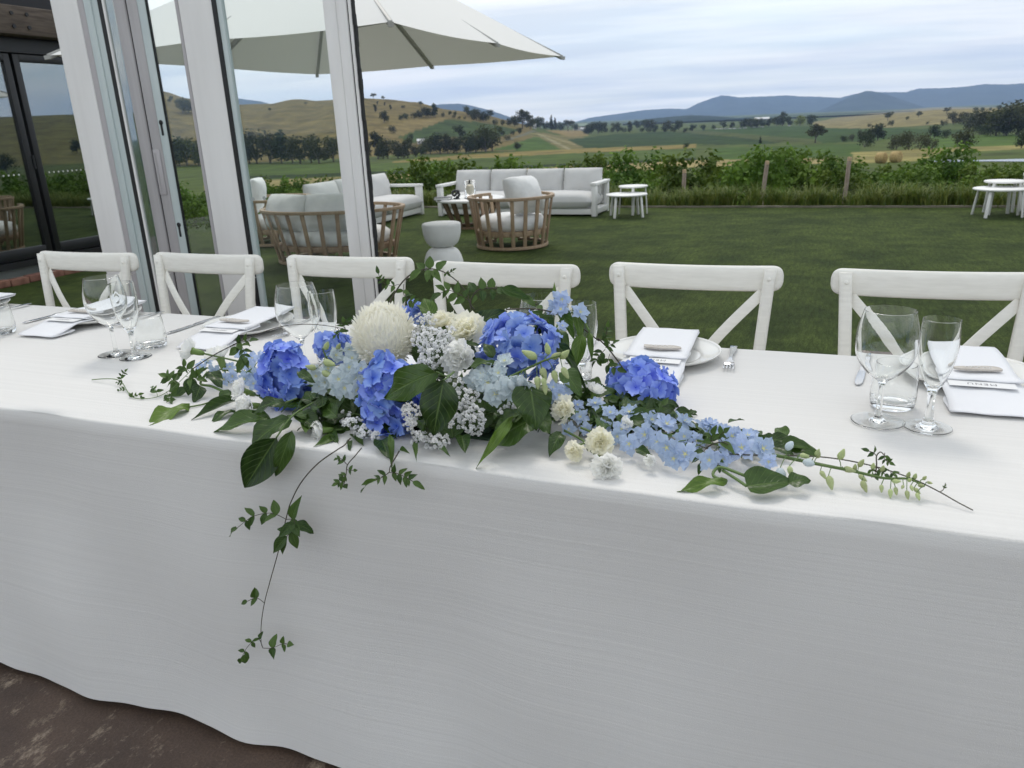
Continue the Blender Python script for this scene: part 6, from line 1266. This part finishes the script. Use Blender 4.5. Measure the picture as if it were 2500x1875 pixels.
delph(K7, [(235, 1185, .125), (450, 1230, .12), (700, 1280, .115), (900, 1325, .11), (1050, 1330, .115), (1150, 1375, .105)], [],
      [(385, 1180, .13, 30, 10, 50, 'g'), (490, 1200, .13, 10, -20, 45, 'g'), (410, 1225, .12, 30, 0, 50, 'w'), (510, 1280, .1, 20, 30, 46, 'g'), (560, 1310, .095, 15, 60, 70, 'g'), (625, 1210, .13, 25, -50, 66, 'g'), (650, 1265, .12, 40, 10, 60, 'g'), (745, 1255, .125, 25, -35, 52, 'g'), (720, 1275, .12, 5, -30, 40, 'g'), (745, 1305, .11, 25, 20, 48, 'g'), (765, 1340, .1, 20, 50, 60, 'g'), (830, 1270, .125, 5, -25, 44, 'g'), (885, 1285, .12, 10, -25, 44, 'g'), (885, 1365, .1, 0, 25, 40, 'g'), (940, 1390, .095, 0, 40, 46, 'g'), (950, 1345, .105, 35, 0, 44, 'g'), (970, 1380, .1, 5, 30, 40, 'g'), (1045, 1320, .12, 10, -25, 40, 'g'), (1085, 1330, .12, 10, -25, 40, 'g'), (1050, 1345, .11, 10, -10, 36, 'g'), (1040, 1400, .095, 5, 35, 44, 'g'), (1085, 1385, .1, 20, 20, 40, 'g'), (1100, 1415, .09, 10, 25, 40, 'g'), (1110, 1370, .105, 20, 0, 34, 'g'), (1140, 1335, .115, 15, -15, 34, 'g'), (1165, 1350, .11, 20, 5, 30, 'g'), (1020, 1370, .1, -5, 10, 30, 'g'), (1065, 1370, .1, 5, 15, 34, 'g')],
      'slender green budded delphinium tip beyond the blue florets', 'b', 2)
delph(K5, [(330, 960, .2), (330, 860, .19), (270, 760, .18), (240, 690, .18)], [(420, 820, .15, 1.), (350, 900, .13, 1.15), (470, 900, .14, 1.05), (390, 960, .12, 1.), (470, 980, .12, .9), (330, 740, .17, .8), (440, 760, .17, .8), (200, 880, .15, .9), (230, 940, .14, .9), (280, 830, .15, .8), (500, 830, .15, .8), (420, 700, .18, .7), (260, 920, .14, .8), (350, 980, .12, .8), (520, 960, .13, .8)],
      [(260, 700, .17, 15, -40, 60, 'g'), (250, 780, .15, 60, 20, 80, 'g'), (200, 830, .15, -40, -10, 60, 'g'), (240, 850, .14, 60, 30, 70, 'g'), (340, 700, .18, 20, -40, 50, 'g')], 'icy pale delphinium cluster between two hydrangeas', 'w', 3, .0235)
delph(K5, [(1300, 900, .2), (1480, 890, .15), (1600, 840, .12), (1740, 775, .10), (1850, 740, .1)], [(1320, 880, .14, 1.1), (1270, 910, .15, 1.), (1360, 930, .13, 1.), (1410, 1000, .11, 1.), (1520, 960, .1, 1.05), (1590, 930, .1, .95), (1470, 780, .16, .85), (1430, 860, .14, .85), (1540, 990, .1, .85), (1620, 960, .1, .8), (1480, 940, .11, .9), (1390, 1010, .11, .8)],
      [(1690, 760, .12, -60, -30, 90, 'g'), (1770, 735, .12, -15, -70, 70, 'g'), (1790, 760, .11, 40, -25, 70, 'g'), (1850, 760, .11, 40, -40, 76, 'g'), (1720, 820, .1, 20, 60, 76, 'g'), (1690, 880, .09, 5, 60, 70, 'g'), (1730, 890, .09, 10, 50, 60, 'g'), (1800, 840, .1, 15, 60, 70, 'g'), (1860, 820, .1, 30, 55, 70, 'g'), (1580, 870, .1, 0, 60, 70, 'w'), (1500, 900, .1, 20, 40, 70, 'w'), (1740, 930, .09, 5, 40, 60, 'g')], 'white delphinium with nodding green buds before the round hydrangea', 'w', 4, .0235)
delph(K4, [(1230, 860, .28), (1050, 850, .30), (900, 830, .31), (780, 820, .32)], [(1150, 760, .33, .95), (1080, 740, .34, .9), (1210, 760, .33, .9), (1020, 880, .26, 1.), (1100, 900, .25, 1.), (960, 900, .26, .95), (800, 820, .31, .85), (900, 850, .29, .9), (1180, 880, .26, .95), (1130, 820, .3, .9), (850, 780, .33, .7), (1160, 930, .24, .8), (1000, 820, .3, .8)], [], 'soft blue delphinium lying behind the arching jasmine vine', 'b', 5, .021)
delph(K5, [(1830, 660, .3), (1850, 520, .34), (1870, 430, .36), (1900, 360, .37)], [(1860, 360, .36, .95), (1980, 450, .35, 1.15), (1850, 430, .35, .85), (1790, 440, .36, .7), (1830, 600, .3, .7), (1810, 400, .36, .8), (1860, 540, .32, .6)], [], 'blue delphinium florets rising beside the half hidden wine glass', 'b', 6, .021)
delph(K5, [(1700, 1000, .2), (1800, 990, .19), (1860, 960, .2)], [(1800, 960, .19, .9), (1840, 1010, .18, .9), (1770, 1020, .18, .8), (1870, 980, .19, .8)], [], 'few blue delphinium florets behind the heart shaped leaf', 'b', 7, .02)
# --- jasmine vines
LEAFLET = [leaf_mesh('lance', 'vine', .25, .2, .2, 'leaflet'), leaf_mesh('ovate', 'vine', .1, .3, .4, 'leaflet'), leaf_mesh('ovate', 'vine', .4, .1, .6, 'leaflet')]
def vine_stem(label, K, path, sprays, leaflets, r=.0013, mat=None, lift=.004):
    """sprays: (path [(x,y,n)..], n pairs, leaflet length px) ; leaflets: (x,y,n, tx,ty,tn, w px)"""
    P = [above(P3(k, x, y, n), lift) for (k, x, y, n) in [((q[3], q[0], q[1], q[2]) if len(q) > 3 else (K, *q)) for q in path]]
    root = P[0]; e = empty('jasmine_vine', root, 0, label, 'vine', 'jasmine vines'); sp = spline(P, max(24, len(P)*6)); m_ = mat or DSTEM
    put('stem', G().tube([tuple(p-root) for p in sp], [r*(1-.45*i/len(sp)) for i in range(len(sp))], 6).mesh('stem', m_, True), e)
    def leaflet(a, b_, w, k):
        a, b_ = above(a, lift), above(b_, lift); L = float(np.linalg.norm(b_-a))+1e-5; nr_ = toward(a).normalized()*.75+Vector((0, 0, .5))+Vector(rng.normal(size=3))*.25
        put('leaflet', LEAFLET[k % 3], e, rel(frame(a, b_-a, nr_, w, L, L), root))
    k = 0
    for (pth, npair, ll, tip) in sprays:
        Q = spline([above(P3(K, *q), lift) for q in pth], 20); put('twig', G().tube([tuple(p-root) for p in Q], .0007, 4, cap=False).mesh('twig', m_, True), e); L0 = mm(K, ll, Q[0])
        for i in range(npair):
            j = int(3+(i+.4)*(15/npair)); p = Q[j]; tg = Vector(Q[min(j+1, 19)]-Q[j-1]).normalized(); sd_ = tg.cross(toward(p).normalized()).normalized()
            for s_ in (-1, 1):
                d = (sd_*s_*.9+tg*.55+Vector(rng.normal(size=3))*.15).normalized(); L = L0*(1-.35*i/npair)*rng.uniform(.8, 1.15); leaflet(p, p+np.array(d)*L, L*rng.uniform(.42, .58), k); k += 1
        if tip: tg = Vector(Q[19]-Q[17]).normalized(); leaflet(Q[19], Q[19]+np.array(tg)*L0*tip, L0*.5, k); k += 1
    for (x, y, n, tx_, ty, tn, w) in leaflets: a = P3(K, x, y, n); leaflet(a, P3(K, tx_, ty, tn), mm(K, w, a), k); k += 1
    return e
vine_stem('long jasmine tendril hanging down the front of the cloth', K8, [(1720, 40, .03), (1690, 75, .01), (1655, 97, -.012), (1560, 165, -.03), (1480, 255, -.04), (1430, 350, -.045), (1408, 420, -.045), (1368, 590, -.045), (1325, 745, -.05), (1298, 850, -.05), (1283, 950, -.05), (1282, 1040, -.05), (1291, 1070, -.05)],
          [([(1400, 435, -.045), (1330, 408, -.05), (1240, 425, -.055), (1165, 480, -.055)], 4, 80, 1.2), ([(1400, 440, -.045), (1440, 440, -.05), (1445, 475, -.055), (1410, 520, -.06)], 3, 118, 1.2), ([(1300, 850, -.05), (1260, 825, -.055), (1215, 840, -.06)], 1, 50, .9), ([(1291, 1070, -.05), (1265, 1020, -.055), (1215, 1065, -.06), (1185, 1120, -.06)], 3, 50, .9), ([(1291, 1070, -.05), (1335, 1070, -.055), (1385, 1050, -.06), (1410, 1050, -.06)], 2, 62, .6)],
          [(1245, 825, -.055, 1250, 772, -.06, 26), (1200, 1100, -.06, 1205, 1150, -.062, 42), (1395, 510, -.05, 1384, 618, -.055, 40)])
vine_stem('thin jasmine stem arching over the left carnations', K4, [(735, 840, .2), (870, 750, .2), (1020, 670, .21), (1150, 610, .23), (1350, 545, .26), (1530, 530, .28), (1690, 545, .29), (1800, 570, .29)], [([(1780, 565, .29), (1760, 530, .29), (1790, 510, .29)], 2, 60, 1.), ([(1720, 548, .29), (1740, 590, .28), (1715, 610, .28)], 2, 56, .8), ([(1020, 665, .21), (1080, 650, .2), (1130, 640, .2)], 2, 70, 1.), ([(1060, 650, .21), (1090, 700, .2), (1100, 750, .19)], 3, 64, 1.)],
          [(1105, 760, .19, 1045, 860, .17, 62), (1060, 690, .2, 985, 740, .19, 55), (1100, 770, .19, 1125, 830, .18, 40)])
vine_stem('jasmine tail with young shoots trailing across the cloth towards the glasses', K4, [(68, 905, .215), (150, 898, .215), (230, 902, .21), (275, 930, .2), (310, 990, .165), (345, 1045, .14), (400, 1062, .135), (500, 1022, .15), (600, 970, .17), (735, 845, .2)],
          [([(268, 915, .2), (265, 880, .21), (290, 850, .215)], 3, 34, 1.), ([(280, 930, .2), (240, 925, .2)], 2, 30, .8), ([(300, 970, .17), (255, 975, .17)], 2, 34, .8), ([(350, 1045, .14), (330, 1020, .14), (380, 1005, .15)], 3, 38, 1.), ([(400, 1060, .135), (405, 1030, .14)], 1, 34, .8), ([(510, 1015, .15), (500, 975, .17), (480, 960, .18)], 2, 50, .9), ([(570, 985, .17), (590, 1030, .15), (600, 1055, .14)], 3, 50, 1.), ([(640, 930, .18), (600, 900, .19), (580, 890, .19)], 3, 80, 1.), ([(730, 850, .2), (690, 820, .21), (680, 830, .21)], 3, 80, .9), ([(700, 880, .2), (760, 900, .19), (780, 880, .19)], 2, 90, 1.), ([(735, 845, .2), (760, 870, .2), (800, 850, .2)], 2, 60, 1.)], [(700, 960, .19, 640, 1060, .17, 60)], mat=STEM, lift=.003)
vine_stem('looping jasmine shoot above the chrysanthemum', K5, [(660, 440, .24), (690, 390, .26), (735, 310, .28), (790, 235, .3), (860, 180, .32), (950, 156, .33), (1030, 166, .34), (1100, 200, .34), (1175, 265, .34), (1225, 350, .33), (1250, 480, .31)],
          [([(760, 260, .29), (700, 270, .28), (640, 240, .27), (620, 190, .27)], 4, 52, 1.1), ([(790, 260, .3), (790, 330, .29), (840, 370, .28), (880, 400, .27)], 4, 60, 1.), ([(1070, 180, .34), (1085, 190, .33), (1120, 168, .33)], 3, 36, .9)],
          [(965, 155, .33, 968, 68, .34, 62), (1010, 160, .33, 1075, 98, .34, 60), (930, 158, .33, 870, 112, .33, 56), (905, 165, .32, 825, 240, .3, 58), (960, 160, .33, 945, 240, .31, 50), (985, 165, .33, 1045, 245, .32, 52), (985, 165, .33, 975, 240, .32, 46)], .0019)
vine_stem('leafy jasmine branch between the loop and the wine glass', K5, [(1265, 430, .32), (1240, 380, .32), (1290, 300, .33), (1400, 285, .34), (1500, 310, .35), (1600, 350, .36), (1690, 400, .36), (1730, 470, .35)],
          [([(1240, 380, .32), (1170, 330, .32), (1090, 300, .32), (1040, 320, .31)], 4, 92, 1.)], [(1320, 295, .33, 1312, 208, .34, 62), (1375, 288, .34, 1388, 215, .35, 60), (1270, 310, .33, 1225, 240, .34, 62), (1420, 290, .34, 1490, 330, .34, 60), (1320, 300, .33, 1325, 378, .32, 50), (1385, 295, .34, 1395, 365, .33, 44), (1270, 330, .33, 1255, 390, .32, 46), (1450, 290, .34, 1640, 360, .35, 80), (1590, 345, .36, 1680, 400, .35, 60), (1700, 400, .36, 1725, 470, .34, 44)], .0016)
vine_stem('long jasmine runner sweeping over the hydrangeas to the delphinium tip', K5, [(1480, 430, .33), (1640, 425, .34), (1760, 440, .35), (1880, 490, .35), (2000, 560, .36), (2105, 640, .37), (720, 350, .37, K6), (800, 432, .37, K6), (900, 570, .37, K6), (1000, 732, .36, K6), (1090, 865, .3, K6), (1180, 945, .22, K6), (1300, 1020, .16, K6), (1450, 1090, .125, K6), (1620, 1130, .11, K6), (420, 1190, .135, K7), (620, 1208, .135, K7), (800, 1243, .13, K7), (950, 1285, .125, K7), (1100, 1340, .115, K7), (1245, 1412, .1, K7), (1350, 1472, .088, K7), (1443, 1545, .076, K7)],
          [([(2110, 640, .37), (2150, 620, .37), (2165, 550, .37)], 3, 56, .9), ([(2150, 690, .37), (2200, 660, .37)], 2, 60, .9), ([(2150, 700, .37), (2110, 740, .36), (2085, 780, .36)], 3, 70, 1.), ([(2180, 730, .37), (2170, 800, .36), (2230, 830, .36)], 3, 72, 1.), ([(1730, 440, .35), (1700, 480, .34), (1650, 500, .34)], 3, 70, 1.), ([(1780, 445, .35), (1740, 540, .33), (1700, 560, .33)], 3, 70, 1.)], [], .0017)
def on6(x, y): return x, y
vine_stem('tiny leaf tuft on the runner amid the blue florets', K6, [(1450, 1088, .12), (1500, 1060, .12), (1560, 1050, .115), (1600, 1065, .11)], [([(1500, 1060, .12), (1480, 1030, .12), (1490, 1000, .12)], 2, 80, 1.), ([(1560, 1050, .115), (1540, 1010, .12), (1570, 980, .12)], 2, 70, .8), ([(1450, 1090, .12), (1420, 1130, .1), (1410, 1190, .09)], 2, 80, 1.), ([(1520, 1080, .11), (1520, 1140, .1), (1530, 1200, .09)], 2, 70, .9), ([(1150, 860, .25), (1120, 840, .26), (1150, 800, .27)], 2, 80, 1.), ([(1280, 900, .24), (1290, 960, .2), (1280, 1000, .18)], 2, 80, .8)], [(1545, 1050, .115, 1650, 1130, .1, 70)])
vine_stem('small curled shoot standing on the budded delphinium tip', K7, [(850, 1290, .12), (855, 1240, .13), (855, 1190, .14), (880, 1165, .145), (905, 1190, .14)], [([(855, 1190, .14), (835, 1170, .145), (810, 1160, .145)], 1, 50, 1.), ([(905, 1170, .14), (905, 1210, .135), (935, 1230, .13)], 3, 44, .9), ([(860, 1260, .125), (880, 1280, .12), (905, 1300, .115)], 2, 46, .9), ([(820, 1245, .13), (830, 1290, .12), (850, 1320, .11)], 2, 40, .8), ([(940, 1290, .12), (960, 1305, .115)], 1, 40, .8)], [])
vine_stem('little bare twig fork near the end of the runner', K7, [(1240, 1412, .1), (1265, 1395, .105), (1278, 1355, .112)], [([(1265, 1395, .105), (1275, 1375, .108)], 1, 20, .8)], [], .0008)
vine_stem('short jasmine sprig dangling below the lone carnation', K5, [(505, 1365, .0), (460, 1420, -.02), (410, 1480, -.03), (402, 1540, -.035), (385, 1620, -.04)], [([(410, 1480, -.03), (370, 1440, -.035), (345, 1440, -.035)], 2, 46, .9), ([(402, 1510, -.035), (425, 1515, -.04), (450, 1515, -.04)], 1, 46, .7), ([(400, 1550, -.04), (375, 1565, -.04)], 2, 50, .9), ([(395, 1590, -.04), (345, 1605, -.045)], 2, 56, .9)], [(390, 1610, -.04, 408, 1640, -.042, 40)])
vine_stem('feathery jasmine leaf fanned across the front of the cloth', K5, [(760, 1385, .0), (700, 1490, -.02), (690, 1530, -.03), (640, 1560, -.035)], [([(690, 1530, -.03), (740, 1535, -.04), (800, 1560, -.045), (850, 1590, -.045)], 4, 82, 1.2), ([(690, 1530, -.03), (650, 1560, -.04), (600, 1580, -.045)], 2, 70, 1.6)], [(620, 1575, -.04, 484, 1645, -.045, 66)])
